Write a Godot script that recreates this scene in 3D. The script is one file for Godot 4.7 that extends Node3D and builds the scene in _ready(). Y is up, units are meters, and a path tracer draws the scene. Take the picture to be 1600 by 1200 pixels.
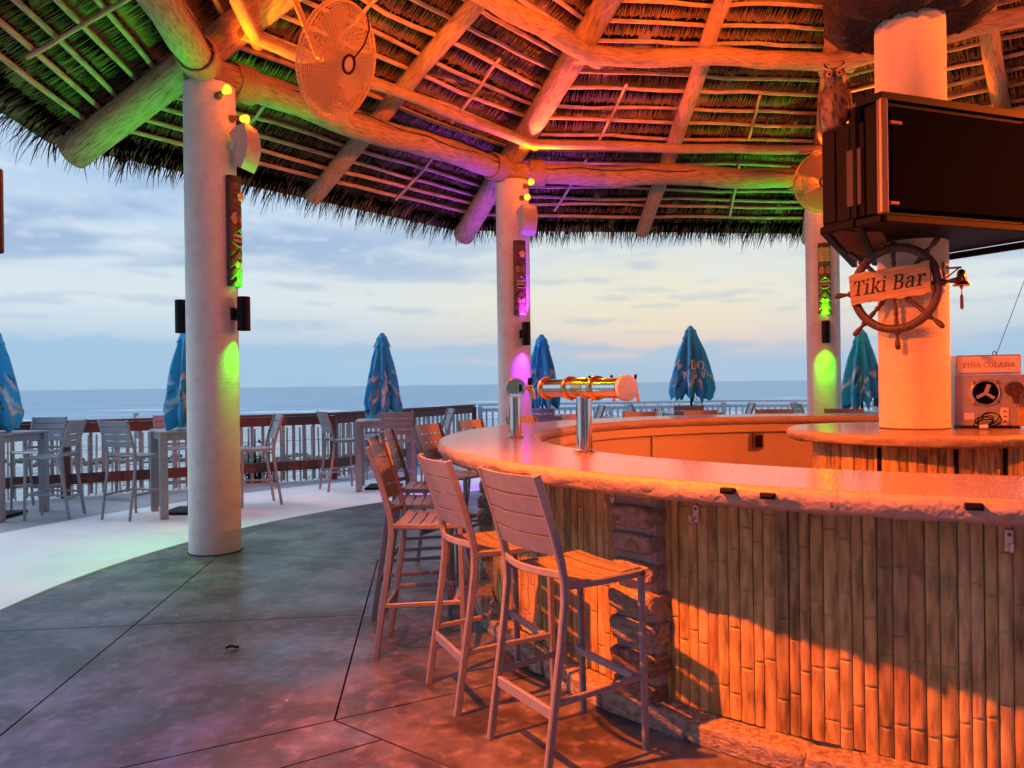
extends Node3D
# Plan coordinates: x to the right, y up, d forward (d = -z). The round bar's centre is (CX, CD).
const CX := 2.86
const CD := 5.51
const RC := 5.84        # ring of columns
const HIP := 118.9      # plan angle of one hip; the others follow every 45 degrees
const YA := 7.6         # height where the hip axes meet
const SL := 0.512       # fall of a hip per metre of plan radius
const BAR := 1.123      # height of the counter top
var M := {}
var taken := {}
var rng := RandomNumberGenerator.new()
var fn := FastNoiseLite.new()

class MB:
	var v := PackedVector3Array()
	var n := PackedVector3Array()
	var t := PackedVector2Array()
	var c := PackedColorArray()
	var ink := Color.WHITE
	func tri(a, b, d, na, nb, nd, ua = Vector2.ZERO, ub = Vector2.ZERO, ud = Vector2.ZERO, ca = null, cb = null, cd = null):
		var q: Vector3 = (d - a).cross(b - a)
		if ca == null:
			ca = ink; cb = ink; cd = ink
		if q.dot(na + nb + nd) < 0.0:
			v.append(a); v.append(d); v.append(b)
			n.append(na); n.append(nd); n.append(nb)
			t.append(ua); t.append(ud); t.append(ub)
			c.append(ca); c.append(cd); c.append(cb)
		else:
			v.append(a); v.append(b); v.append(d)
			n.append(na); n.append(nb); n.append(nd)
			t.append(ua); t.append(ub); t.append(ud)
			c.append(ca); c.append(cb); c.append(cd)
	func face(p: Array, out: Vector3):
		var q: Vector3 = (p[2] - p[0]).cross(p[1] - p[0])
		if q.length() < 1e-12 and p.size() > 3:
			q = (p[3] - p[0]).cross(p[2] - p[0])
		q = q.normalized()
		if q.dot(out) < 0.0:
			q = -q
		for k in range(1, p.size() - 1):
			tri(p[0], p[k], p[k + 1], q, q, q, Vector2(p[0].x + p[0].y, p[0].z + p[0].y), Vector2(p[k].x + p[k].y, p[k].z + p[k].y), Vector2(p[k + 1].x + p[k + 1].y, p[k + 1].z + p[k + 1].y))
	# rows of points; closed: the last column joins the first. out: a point inside the shape, or an outward direction when dir is true
	func grid(p: Array, closed: bool, inside: Vector3, dir := false, us := 1.0, vs := 1.0, cols = null):
		var nr: int = p.size()
		var nc: int = p[0].size()
		var nn := []
		for i in nr:
			var row := PackedVector3Array()
			for j in nc:
				var a: Vector3 = p[mini(i + 1, nr - 1)][j] - p[maxi(i - 1, 0)][j]
				var b: Vector3
				if closed:
					b = p[i][(j + 1) % nc] - p[i][(j + nc - 1) % nc]
				else:
					b = p[i][mini(j + 1, nc - 1)] - p[i][maxi(j - 1, 0)]
				if b.length() < 1e-7:
					var i2: int = i + 1 if i == 0 else i - 1
					b = p[i2][(j + 1) % nc] - p[i2][(j + nc - 1) % nc] if closed else p[i2][mini(j + 1, nc - 1)] - p[i2][maxi(j - 1, 0)]
				var q: Vector3 = b.cross(a)
				row.append(q.normalized() if q.length() > 1e-14 else Vector3.UP)
			nn.append(row)
		var mi: int = nr / 2
		var mj: int = nc / 2
		var want: Vector3 = inside if dir else p[mi][mj] - inside
		var s := 1.0 if nn[mi][mj].dot(want) >= 0.0 else -1.0
		var last: int = nc if closed else nc - 1
		for i in nr - 1:
			for j in last:
				var k: int = (j + 1) % nc
				var A: Vector3 = p[i][j]
				var B: Vector3 = p[i][k]
				var C: Vector3 = p[i + 1][k]
				var D: Vector3 = p[i + 1][j]
				var na: Vector3 = nn[i][j] * s
				var nb: Vector3 = nn[i][k] * s
				var nc2: Vector3 = nn[i + 1][k] * s
				var nd: Vector3 = nn[i + 1][j] * s
				var ua := Vector2(us * j / last, vs * i / (nr - 1))
				var ub := Vector2(us * (j + 1) / last, vs * i / (nr - 1))
				var uc := Vector2(us * (j + 1) / last, vs * (i + 1) / (nr - 1))
				var ud := Vector2(us * j / last, vs * (i + 1) / (nr - 1))
				if cols == null:
					if A.distance_squared_to(B) > 1e-14: tri(A, B, C, na, nb, nc2, ua, ub, uc)
					if C.distance_squared_to(D) > 1e-14: tri(A, C, D, na, nc2, nd, ua, uc, ud)
				else:
					tri(A, B, C, na, nb, nc2, ua, ub, uc, cols[i][j], cols[i][k], cols[i + 1][k])
					tri(A, C, D, na, nc2, nd, ua, uc, ud, cols[i][j], cols[i + 1][k], cols[i + 1][j])
	# chamfered box
	func box(xf: Transform3D, size: Vector3, bev := 0.004):
		var h := size / 2
		bev = minf(bev, minf(h.x, minf(h.y, h.z)) * 0.6)
		var ctr := xf.origin
		var q := func(a, b, c2): return xf * Vector3(a, b, c2)
		for s in [-1.0, 1.0]:
			var x: float = h.x * s; var y: float = h.y * s; var z: float = h.z * s
			face([q.call(x, -h.y + bev, -h.z + bev), q.call(x, h.y - bev, -h.z + bev), q.call(x, h.y - bev, h.z - bev), q.call(x, -h.y + bev, h.z - bev)], xf.basis.x * s)
			face([q.call(-h.x + bev, y, -h.z + bev), q.call(h.x - bev, y, -h.z + bev), q.call(h.x - bev, y, h.z - bev), q.call(-h.x + bev, y, h.z - bev)], xf.basis.y * s)
			face([q.call(-h.x + bev, -h.y + bev, z), q.call(h.x - bev, -h.y + bev, z), q.call(h.x - bev, h.y - bev, z), q.call(-h.x + bev, h.y - bev, z)], xf.basis.z * s)
			for s2 in [-1.0, 1.0]:
				face([q.call(x, (h.y - bev) * s2, -h.z + bev), q.call(x, (h.y - bev) * s2, h.z - bev), q.call((h.x - bev) * s, h.y * s2, h.z - bev), q.call((h.x - bev) * s, h.y * s2, -h.z + bev)], xf.basis * Vector3(s, s2, 0))
				face([q.call(x, -h.y + bev, (h.z - bev) * s2), q.call(x, h.y - bev, (h.z - bev) * s2), q.call((h.x - bev) * s, h.y - bev, h.z * s2), q.call((h.x - bev) * s, -h.y + bev, h.z * s2)], xf.basis * Vector3(s, 0, s2))
				face([q.call(-h.x + bev, y, (h.z - bev) * s2), q.call(h.x - bev, y, (h.z - bev) * s2), q.call(h.x - bev, (h.y - bev) * s, h.z * s2), q.call(-h.x + bev, (h.y - bev) * s, h.z * s2)], xf.basis * Vector3(0, s, s2))
				for s3 in [-1.0, 1.0]:
					face([q.call(x, (h.y - bev) * s2, (h.z - bev) * s3), q.call((h.x - bev) * s, h.y * s2, (h.z - bev) * s3), q.call((h.x - bev) * s, (h.y - bev) * s2, h.z * s3)], xf.basis * Vector3(s, s2, s3))
	func bar(a: Vector3, b: Vector3, w: float, h: float, up := Vector3.UP, bev := 0.003):
		var z := (b - a).normalized()
		if absf(z.dot(up)) > 0.99: up = Vector3.RIGHT
		var x := up.cross(z).normalized()
		box(Transform3D(Basis(x, z.cross(x), z), (a + b) / 2), Vector3(w, h, (b - a).length()), bev)
	# round tube along a path
	func tube(p: Array, r, sides := 8, caps := true, vs := -1.0):
		var rows := []
		var tg: Vector3 = (p[1] - p[0]).normalized()
		var x := tg.cross(Vector3.UP if absf(tg.y) < 0.9 else Vector3.RIGHT).normalized()
		var long := 0.0
		for i in p.size():
			if i > 0: long += (p[i] - p[i - 1]).length()
			tg = (p[mini(i + 1, p.size() - 1)] - p[maxi(i - 1, 0)]).normalized()
			x = (x - tg * x.dot(tg)).normalized()
			var y := tg.cross(x)
			var rr: float = r[i] if r is Array else r
			var row := PackedVector3Array()
			for k in sides:
				var a := TAU * k / sides
				row.append(p[i] + (x * cos(a) + y * sin(a)) * rr)
			rows.append(row)
		grid(rows, true, p[p.size() / 2], false, 1.0, long if vs < 0 else vs)
		if caps:
			face(Array(rows[0]), p[0] - p[1])
			face(Array(rows[-1]), p[-1] - p[-2])
	# flat bar bent along a path: w along side, h across; corners eased
	func strap(p: Array, side: Vector3, w: float, h: float, ease := 0.25):
		var rows := []
		var e := minf(w, h) * ease
		for i in p.size():
			var tg: Vector3 = (p[mini(i + 1, p.size() - 1)] - p[maxi(i - 1, 0)]).normalized()
			var s := (side - tg * side.dot(tg)).normalized()
			var u := tg.cross(s)
			var row := PackedVector3Array()
			for o in [[1, 1, 0], [1, 1, 1], [-1, 1, 1], [-1, 1, 0], [-1, -1, 0], [-1, -1, 1], [1, -1, 1], [1, -1, 0]]:
				var a: float = w / 2 - (e if o[2] == 1 else 0.0)
				var b: float = h / 2 - (e if o[2] == 0 else 0.0)
				row.append(p[i] + s * a * o[0] + u * b * o[1])
			rows.append(row)
		for k in 8:
			var strip := []
			for i in rows.size():
				strip.append(PackedVector3Array([rows[i][k], rows[i][(k + 1) % 8]]))
			var m := rows.size() / 2
			grid(strip, false, (rows[m][k] + rows[m][(k + 1) % 8]) / 2 - p[m], true)
		face(Array(rows[0]), p[0] - p[1])
		face(Array(rows[-1]), p[-1] - p[-2])
	func lathe(prof: Array, seg := 24, xf := Transform3D.IDENTITY):
		var rows := []
		var mid := Vector3.ZERO
		for q in prof:
			var row := PackedVector3Array()
			for k in seg:
				var a := TAU * k / seg
				row.append(xf * Vector3(q.x * cos(a), q.y, q.x * sin(a)))
			rows.append(row)
			mid += Vector3(0, q.y, 0)
		var m: int = prof.size() / 2
		grid(rows, true, xf * Vector3(0, prof[m].y, 0))
	func prism(poly: PackedVector2Array, y0: float, y1: float, xf := Transform3D.IDENTITY, bottom := true):
		var ids := Geometry2D.triangulate_polygon(poly)
		for k in range(0, ids.size(), 3):
			var a := poly[ids[k]]; var b := poly[ids[k + 1]]; var d := poly[ids[k + 2]]
			face([xf * Vector3(a.x, y1, a.y), xf * Vector3(b.x, y1, b.y), xf * Vector3(d.x, y1, d.y)], xf.basis * Vector3.UP)
			if bottom:
				face([xf * Vector3(a.x, y0, a.y), xf * Vector3(b.x, y0, b.y), xf * Vector3(d.x, y0, d.y)], xf.basis * Vector3.DOWN)
		var turn := -1.0 if Geometry2D.is_polygon_clockwise(poly) else 1.0
		for k in poly.size():
			var a := poly[k]; var b := poly[(k + 1) % poly.size()]
			var e := (b - a)
			face([xf * Vector3(a.x, y0, a.y), xf * Vector3(b.x, y0, b.y), xf * Vector3(b.x, y1, b.y), xf * Vector3(a.x, y1, a.y)], xf.basis * Vector3(e.y, 0, -e.x) * turn)
	func ball(at: Vector3, r: Vector3, seg := 14, rings := 9):
		var rows := []
		for i in rings + 1:
			var a := PI * i / rings
			var row := PackedVector3Array()
			for k in seg:
				var b := TAU * k / seg
				row.append(at + Vector3(sin(a) * cos(b) * r.x, cos(a) * r.y, sin(a) * sin(b) * r.z))
			rows.append(row)
		grid(rows, true, at)
	func mesh() -> ArrayMesh:
		var m := ArrayMesh.new()
		var a := []
		a.resize(Mesh.ARRAY_MAX)
		a[Mesh.ARRAY_VERTEX] = v; a[Mesh.ARRAY_NORMAL] = n; a[Mesh.ARRAY_TEX_UV] = t; a[Mesh.ARRAY_COLOR] = c
		m.add_surface_from_arrays(Mesh.PRIMITIVE_TRIANGLES, a)
		return m

func V(x: float, y: float, d: float) -> Vector3:
	return Vector3(x, y, -d)
func rad(a: float) -> Vector3:            # outward plan direction at angle a
	return Vector3(cos(deg_to_rad(a)), 0, -sin(deg_to_rad(a)))
func ring(a: float, r: float, y: float) -> Vector3:
	return V(CX, y, CD) + rad(a) * r
func numbered(called: String, under: Node) -> String:
	var key := str(under.get_instance_id()) + called
	taken[key] = taken.get(key, -1) + 1
	return called if taken[key] == 0 else "%s_%03d" % [called, taken[key]]
func tag(o: Node, label: String, category: String, group := "") -> Node:
	o.set_meta("label", label); o.set_meta("category", category)
	if group != "": o.set_meta("group", group)
	return o
func thing(called: String, label: String, category: String, at := Vector3.ZERO, turn := 0.0, group := "") -> Node3D:
	var o := Node3D.new()
	o.name = numbered(called, self)
	add_child(o, true)
	o.position = at; o.rotation.y = turn
	tag(o, label, category, group)
	return o
func put(parent: Node, called: String, mesh, m: Material, xf := Transform3D.IDENTITY) -> MeshInstance3D:
	var o := MeshInstance3D.new()
	o.name = numbered(called, parent)
	o.mesh = mesh.mesh() if mesh is MB else mesh
	o.material_override = m
	o.transform = xf
	o.cast_shadow = GeometryInstance3D.SHADOW_CASTING_SETTING_ON
	parent.add_child(o, true)
	return o
func setting(called: String, mesh, m: Material) -> MeshInstance3D:
	var o := put(self, called, mesh, m)
	o.set_meta("kind", "structure")
	return o
func copy(o: Node3D, called: String, label: String, category: String, at: Vector3, turn: float, group := "") -> Node3D:
	var c := o.duplicate() as Node3D
	c.name = numbered(called, self)
	add_child(c, true)
	c.position = at; c.rotation.y = turn
	tag(c, label, category, group)
	return c
func facing(fx: float, fd: float) -> float:    # turn that points a thing's front (-z) along plan direction (fx, fd)
	return atan2(-fx, fd)
func L(r: float, g: float, b: float) -> Color:  # a linear base colour
	return Color(r, g, b).linear_to_srgb()
func mat(col: Color, rough := 0.7, metal := 0.0) -> StandardMaterial3D:
	var m := StandardMaterial3D.new()
	m.albedo_color = col; m.roughness = rough; m.metallic = metal
	return m
func noise(freq: float, seed_ := 1, oct := 4, kind := FastNoiseLite.TYPE_SIMPLEX_SMOOTH) -> FastNoiseLite:
	var f := FastNoiseLite.new()
	f.noise_type = kind; f.frequency = freq; f.seed = seed_
	f.fractal_type = FastNoiseLite.FRACTAL_FBM; f.fractal_octaves = oct
	return f
func ntex(freq: float, stops: Array, seed_ := 1, oct := 5, size := 512) -> NoiseTexture2D:
	var x := NoiseTexture2D.new()
	x.width = size; x.height = size; x.seamless = true; x.normalize = true
	x.noise = noise(freq, seed_, oct)
	var g := Gradient.new()
	g.offsets = PackedFloat32Array(stops.map(func(s): return s[0]))
	g.colors = PackedColorArray(stops.map(func(s): return s[1]))
	x.color_ramp = g
	return x
func bump(freq: float, strength: float, seed_ := 3, oct := 4, size := 512) -> NoiseTexture2D:
	var x := NoiseTexture2D.new()
	x.width = size; x.height = size; x.seamless = true
	x.noise = noise(freq, seed_, oct)
	x.as_normal_map = true; x.bump_strength = strength
	return x
func tri_mat(tex: Texture2D, scale: Vector3, rough: float, world := true, nrm: Texture2D = null, depth := 1.0) -> StandardMaterial3D:
	var m := mat(Color.WHITE, rough)
	m.albedo_texture = tex
	m.uv1_triplanar = true; m.uv1_world_triplanar = world; m.uv1_scale = scale
	if nrm:
		m.normal_enabled = true; m.normal_texture = nrm; m.normal_scale = depth
	return m
func uv_mat(tex: Texture2D, scale: Vector3, rough: float, nrm: Texture2D = null, depth := 1.0) -> StandardMaterial3D:
	var m := mat(Color.WHITE, rough)
	m.albedo_texture = tex; m.uv1_scale = scale
	if nrm:
		m.normal_enabled = true; m.normal_texture = nrm; m.normal_scale = depth
	return m
func jit(a: float) -> float:
	return rng.randf_range(-a, a)

func make_sky() -> Image:
	var w := 2048
	var h := 1024
	var img := Image.create(w, h, false, Image.FORMAT_RGBF)
	var f1 := noise(1.0, 11, 5)
	var f2 := noise(1.0, 29, 4)
	var s := func(r, g, b): return Color(r / 255.0, g / 255.0, b / 255.0).srgb_to_linear()
	# colour by height above the horizon, away from the sunset and towards it
	var els := [0.0, 1.2, 2.6, 4.0, 6.0, 9.0, 13.0, 18.0, 26.0, 45.0, 90.0]
	var cool := [s.call(170, 200, 222), s.call(172, 204, 228), s.call(178, 208, 230), s.call(205, 222, 235), s.call(228, 236, 239), s.call(219, 232, 241), s.call(198, 219, 241), s.call(187, 215, 245), s.call(174, 208, 245), s.call(156, 196, 239), s.call(138, 180, 229)]
	var warm := [s.call(178, 199, 216), s.call(186, 203, 219), s.call(236, 214, 205), s.call(248, 228, 203), s.call(250, 238, 209), s.call(238, 236, 224), s.call(216, 227, 235), s.call(200, 220, 240), s.call(178, 209, 244), s.call(156, 196, 239), s.call(138, 180, 229)]
	var grey: Color = s.call(153, 181, 217)
	var low: Color = s.call(172, 196, 220)
	var white: Color = s.call(236, 241, 244)
	for j in h:
		var el := 90.0 - 180.0 * (j + 0.5) / h
		var e := maxf(el, 0.0)
		var k := 0
		while k < els.size() - 2 and e > els[k + 1]: k += 1
		var u := clampf((e - els[k]) / (els[k + 1] - els[k]), 0, 1)
		var cc: Color = cool[k].lerp(cool[k + 1], u)
		var cw: Color = warm[k].lerp(warm[k + 1], u)
		var ey := 9.0 * log(1.0 + e / 5.0)
		for i in w:
			var az := 360.0 * (i + 0.5) / w
			if az > 180: az -= 360
			var toward := exp(-pow((az - 11.0) / 18.0, 2))
			var c: Color = cc.lerp(cw, toward)
			if el > 0:
				var a := deg_to_rad(az)
				var px := cos(a) * 4.2
				var pz := sin(a) * 4.2
				var n1 := f1.get_noise_3d(px * 0.34, ey * 0.2, pz * 0.34)
				var n2 := f2.get_noise_3d(px * 1.05, ey * 0.95 + n1 * 0.8, pz * 1.05)
				var n3 := f2.get_noise_3d(px * 3.2 + 9.0, ey * 2.9 + n1, pz * 3.2)
				# broad grey bank higher up, heavier away from the sunset
				var bank := smoothstep(-0.12, 0.34, n1 + n2 * 0.55 + n3 * 0.12 + 0.22 * exp(-pow((e - 13.5) / 4.2, 2)) - 0.1)
				bank *= smoothstep(5.0, 9.5, e) * lerpf(1.0, 0.45, toward)
				c = c.lerp(grey.lerp(cc, 0.15), bank * 0.85)
				# thin streaks
				var st := smoothstep(0.16, 0.42, n2 + n3 * 0.5) * smoothstep(2.0, 5.0, e) * 0.45
				c = c.lerp(low, st * smoothstep(14.0, 4.0, e))
				# bright wisps at the lower rims of the bank
				var wi := smoothstep(0.2, 0.5, n3 - n2 * 0.5 - 0.05) * smoothstep(4.0, 9.0, e) * 0.5
				c = c.lerp(white, wi)
				# low cloud bank on the horizon
				var top := 3.1 + f1.get_noise_3d(px * 0.9, 7.0, pz * 0.9) * 1.6 + n3 * 0.25
				var lo := smoothstep(top + 0.25, top - 0.15, e)
				c = c.lerp(cool[1].lerp(warm[1], toward * 0.6), lo * 0.8)
				var slit := exp(-pow((e - 1.9 - n1 * 1.2) / 0.45, 2)) * smoothstep(-0.1, 0.25, n2) * toward
				c = c.lerp(warm[2], slit * 0.7)
			img.set_pixel(i, j, Color(c.r * 0.91, c.g * 0.95, c.b * 0.99))
	return img

func environment():
	var cam := Camera3D.new()
	cam.name = "camera"
	add_child(cam)
	cam.position = Vector3(0, 1.5, 0)
	cam.rotation = Vector3(0, 0, -0.0131)
	cam.fov = rad_to_deg(2.0 * atan(600.0 / 1210.0))
	cam.near = 0.05
	cam.far = 30000.0
	cam.current = true
	var sky := Sky.new()
	var sm := PanoramaSkyMaterial.new()
	sm.panorama = ImageTexture.create_from_image(make_sky())
	sky.sky_material = sm
	var env := Environment.new()
	env.background_mode = Environment.BG_SKY
	env.sky = sky
	env.tonemap_mode = Environment.TONE_MAPPER_LINEAR
	env.tonemap_exposure = 1.0
	env.sdfgi_enabled = true; env.ssao_enabled = true; env.ssil_enabled = true
	var we := WorldEnvironment.new()
	we.name = "world_environment"
	we.environment = env
	add_child(we)
	var sun := DirectionalLight3D.new()
	sun.name = "sun"
	add_child(sun)
	sun.light_energy = 0.45
	sun.light_color = Color(0.95, 0.97, 1.0)
	sun.light_angular_distance = 40.0
	sun.shadow_enabled = true
	sun.look_at_from_position(Vector3(-12, 14, -4), Vector3.ZERO)

func materials():
	# concrete floor, stained dark, with scuffs
	M.concrete = tri_mat(floor_image(), Vector3(0.25, 0.25, 0.25), 0.42, true, bump(0.02, 5.0, 8), 0.25)
	M.concrete.roughness_texture = ntex(0.006, [[0.0, Color(0.45, 0.45, 0.45)], [0.5, Color(0.7, 0.7, 0.7)], [1.0, Color(1, 1, 1)]], 14)
	M.concrete.roughness = 0.6
	M.concrete.metallic_specular = 0.9
	M.joint = mat(L(0.012, 0.011, 0.011), 0.95)
	M.deck_white = tri_mat(ntex(0.008, [[0.0, L(0.76, 0.78, 0.79)], [0.55, L(0.85, 0.87, 0.87)], [1.0, L(0.89, 0.9, 0.9)]], 5), Vector3(0.3, 0.3, 0.3), 0.6, true, bump(0.03, 3.0, 9), 0.2)
	M.deck_grey = tri_mat(ntex(0.01, [[0.0, L(0.33, 0.34, 0.37)], [1.0, L(0.44, 0.45, 0.48)]], 6), Vector3(0.3, 0.3, 0.3), 0.7)
	M.plaster = tri_mat(ntex(0.01, [[0.0, L(0.18, 0.14, 0.1)], [1.0, L(0.26, 0.21, 0.155)]], 17), Vector3(0.2, 0.2, 0.2), 0.9)
	M.edge = mat(L(0.5, 0.42, 0.25), 0.5)
	M.stucco = tri_mat(ntex(0.01, [[0.0, L(0.6, 0.56, 0.51)], [0.3, L(0.73, 0.7, 0.66)], [1.0, L(0.83, 0.81, 0.78)]], 7, 6), Vector3(0.9, 0.9, 0.9), 0.75, true, bump(0.12, 5.0, 10), 0.65)
	var log_n := bump(0.02, 8.0, 21)
	M.log = uv_mat(ntex(0.012, [[0.0, L(0.07, 0.045, 0.025)], [0.2, L(0.26, 0.18, 0.1)], [0.55, L(0.38, 0.275, 0.16)], [1.0, L(0.48, 0.36, 0.22)]], 20, 6), Vector3(6.0, 0.7, 1), 0.8, log_n, 0.9)
	M.pole = uv_mat(ntex(0.014, [[0.0, L(0.2, 0.14, 0.08)], [0.5, L(0.42, 0.32, 0.2)], [1.0, L(0.55, 0.43, 0.28)]], 22, 5), Vector3(1.0, 0.6, 1), 0.7, log_n, 0.4)
	M.thatch = uv_mat(ntex(0.02, [[0.0, L(0.07, 0.046, 0.022)], [0.5, L(0.24, 0.165, 0.08)], [1.0, L(0.42, 0.3, 0.16)]], 24, 5), Vector3(14.0, 0.9, 1), 0.9, bump(0.03, 10.0, 25), 0.8)
	M.blade = mat(Color.WHITE, 0.85)
	M.blade.vertex_color_use_as_albedo = true
	M.blade.backlight_enabled = true
	M.blade.backlight = Color(0.42, 0.34, 0.22)
	M.paint = mat(Color.WHITE, 0.45)
	M.paint.vertex_color_use_as_albedo = true
	M.rope = uv_mat(ntex(0.05, [[0.0, L(0.2, 0.13, 0.07)], [1.0, L(0.5, 0.38, 0.22)]], 26, 3, 256), Vector3(1, 6, 1), 0.9)
	M.counter = tri_mat(ntex(0.1, [[0.0, L(0.06, 0.038, 0.024)], [0.34, L(0.16, 0.11, 0.07)], [0.5, L(0.28, 0.2, 0.135)], [0.66, L(0.46, 0.36, 0.26)], [1.0, L(0.66, 0.58, 0.48)]], 30, 5), Vector3(1.6, 1.6, 1.6), 0.16, true, bump(0.085, 8.0, 31, 3), 0.8)
	M.counter.roughness_texture = ntex(0.11, [[0.0, Color(0.12, 0.12, 0.12)], [0.45, Color(0.3, 0.3, 0.3)], [1.0, Color(1, 1, 1)]], 34, 3)
	M.counter.roughness = 0.5
	M.counter.metallic_specular = 0.8
	M.counter.clearcoat_enabled = true
	M.counter.clearcoat = 0.25
	M.counter.clearcoat_roughness = 0.12
	M.chisel = tri_mat(ntex(0.03, [[0.0, L(0.3, 0.235, 0.18)], [1.0, L(0.44, 0.37, 0.3)]], 32, 5), Vector3(1.5, 1.5, 1.5), 0.5, true, bump(0.045, 7.0, 33, 5), 0.6)
	var cane := [[L(0.26, 0.18, 0.06), L(0.5, 0.37, 0.13)], [L(0.32, 0.22, 0.075), L(0.56, 0.42, 0.16)], [L(0.2, 0.135, 0.05), L(0.44, 0.31, 0.12)], [L(0.28, 0.22, 0.075), L(0.52, 0.42, 0.15)], [L(0.15, 0.115, 0.045), L(0.36, 0.27, 0.1)], [L(0.36, 0.27, 0.11), L(0.6, 0.47, 0.21)]]
	for k in 6:
		M["cane%d" % k] = tri_mat(ntex(0.016, [[0.0, cane[k][0] * 0.5], [0.3, cane[k][0]], [0.7, cane[k][1]], [1.0, cane[k][1].lightened(0.12)]], 40 + k, 5), Vector3(3.2, 0.5, 3.2), 0.5, true, bump(0.03, 4.0, 45), 0.3)
	M.stone = tri_mat(ntex(0.02, [[0.0, L(0.1, 0.09, 0.078)], [0.5, L(0.28, 0.255, 0.215)], [1.0, L(0.46, 0.43, 0.38)]], 50, 6), Vector3(2.4, 2.4, 2.4), 0.9, true, bump(0.05, 10.0, 51, 5), 1.0)
	M.stone_pale = tri_mat(ntex(0.02, [[0.0, L(0.16, 0.13, 0.1)], [0.5, L(0.36, 0.32, 0.26)], [1.0, L(0.52, 0.48, 0.42)]], 49, 6), Vector3(2.6, 2.6, 2.6), 0.9, true, bump(0.05, 10.0, 51, 5), 1.0)
	M.stone_brown = tri_mat(ntex(0.02, [[0.0, L(0.07, 0.05, 0.036)], [0.5, L(0.2, 0.15, 0.105)], [1.0, L(0.36, 0.29, 0.21)]], 48, 6), Vector3(2.2, 2.2, 2.2), 0.9, true, bump(0.05, 10.0, 51, 5), 1.0)
	M.mortar = tri_mat(ntex(0.04, [[0.0, L(0.25, 0.24, 0.22)], [1.0, L(0.42, 0.4, 0.37)]], 52, 4), Vector3(2, 2, 2), 0.95, true, bump(0.08, 6.0, 53), 0.6)
	M.panel = tri_mat(ntex(0.006, [[0.0, L(0.5, 0.4, 0.24)], [1.0, L(0.58, 0.47, 0.29)]], 54), Vector3(0.5, 0.5, 0.5), 0.55)
	M.aluminium = tri_mat(ntex(0.02, [[0.0, L(0.25, 0.26, 0.285)], [1.0, L(0.34, 0.35, 0.375)]], 56), Vector3(1.5, 1.5, 1.5), 0.42, false)
	M.aluminium.metallic = 0.15
	M.stool = tri_mat(ntex(0.02, [[0.0, L(0.19, 0.21, 0.26)], [1.0, L(0.26, 0.285, 0.34)]], 57), Vector3(1.5, 1.5, 1.5), 0.38, false)  # deck chair aluminium, darkened and cooled in colour for the shade under the roof
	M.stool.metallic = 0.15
	M.chrome = mat(L(0.78, 0.77, 0.75), 0.07, 1.0)
	M.brass = mat(L(0.72, 0.46, 0.2), 0.16, 1.0)
	M.black = mat(L(0.006, 0.006, 0.007), 0.5)
	M.black.metallic_specular = 0.3
	M.black_wood = tri_mat(ntex(0.02, [[0.0, L(0.0025, 0.0025, 0.0025)], [1.0, L(0.008, 0.007, 0.006)]], 58), Vector3(3, 0.7, 3), 0.6)
	M.stucco_lamp_tinted = tri_mat(ntex(0.01, [[0.0, L(0.66, 0.53, 0.33)], [0.3, L(0.74, 0.62, 0.4)], [1.0, L(0.8, 0.69, 0.46)]], 7, 6), Vector3(0.9, 0.9, 0.9), 0.75, true, bump(0.12, 5.0, 10), 0.65)  # white stucco, warmed in its colour to stand in for the orange lamplight
	M.black_wood.metallic_specular = 0.25
	M.screen = mat(L(0.004, 0.004, 0.005), 0.65)
	M.screen.metallic_specular = 0.05
	M.rust = mat(L(0.22, 0.13, 0.07), 0.6, 0.4)
	M.white = mat(L(0.72, 0.71, 0.69), 0.5)
	M.rail = tri_mat(ntex(0.02, [[0.0, L(0.075, 0.022, 0.016)], [0.6, L(0.14, 0.042, 0.03)], [1.0, L(0.2, 0.07, 0.05)]], 60), Vector3(1.2, 1.2, 1.2), 0.6, true, bump(0.03, 4.0, 61), 0.3)
	M.baluster = tri_mat(ntex(0.02, [[0.0, L(0.26, 0.22, 0.21)], [1.0, L(0.46, 0.42, 0.4)]], 62), Vector3(2, 2, 2), 0.8)
	M.fence = tri_mat(ntex(0.02, [[0.0, L(0.34, 0.33, 0.31)], [1.0, L(0.5, 0.49, 0.46)]], 63), Vector3(2, 2, 2), 0.85)
	M.rail_white = tri_mat(ntex(0.02, [[0.0, L(0.4, 0.44, 0.48)], [1.0, L(0.55, 0.58, 0.61)]], 64), Vector3(2, 2, 2), 0.6)
	M.wheel = tri_mat(ntex(0.02, [[0.0, L(0.025, 0.012, 0.007)], [0.6, L(0.09, 0.045, 0.024)], [1.0, L(0.17, 0.09, 0.045)]], 66), Vector3(3, 3, 3), 0.5, false)
	M.board = tri_mat(ntex(0.012, [[0.0, L(0.34, 0.19, 0.075)], [0.5, L(0.48, 0.31, 0.14)], [1.0, L(0.6, 0.42, 0.2)]], 67), Vector3(0.8, 7.0, 0.8), 0.6, false)
	M.burn = mat(L(0.03, 0.017, 0.01), 0.8)
	M.steel = tri_mat(ntex(0.02, [[0.0, L(0.4, 0.4, 0.42)], [1.0, L(0.52, 0.52, 0.54)]], 68), Vector3(2, 2, 2), 0.35, false)
	M.steel.metallic = 0.35
	M.cream = mat(L(0.78, 0.7, 0.6), 0.5)
	M.letter = mat(L(0.4, 0.13, 0.05), 0.6)
	M.fan = mat(L(0.52, 0.4, 0.2), 0.45)
	M.fan_blade = mat(L(0.42, 0.32, 0.17), 0.5)
	M.bulb = mat(Color(1.0, 0.75, 0.4), 0.4)
	M.bulb.emission_enabled = true
	M.bulb.emission = Color(1.0, 0.45, 0.07)
	M.bulb.emission_energy_multiplier = 7.0
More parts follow.
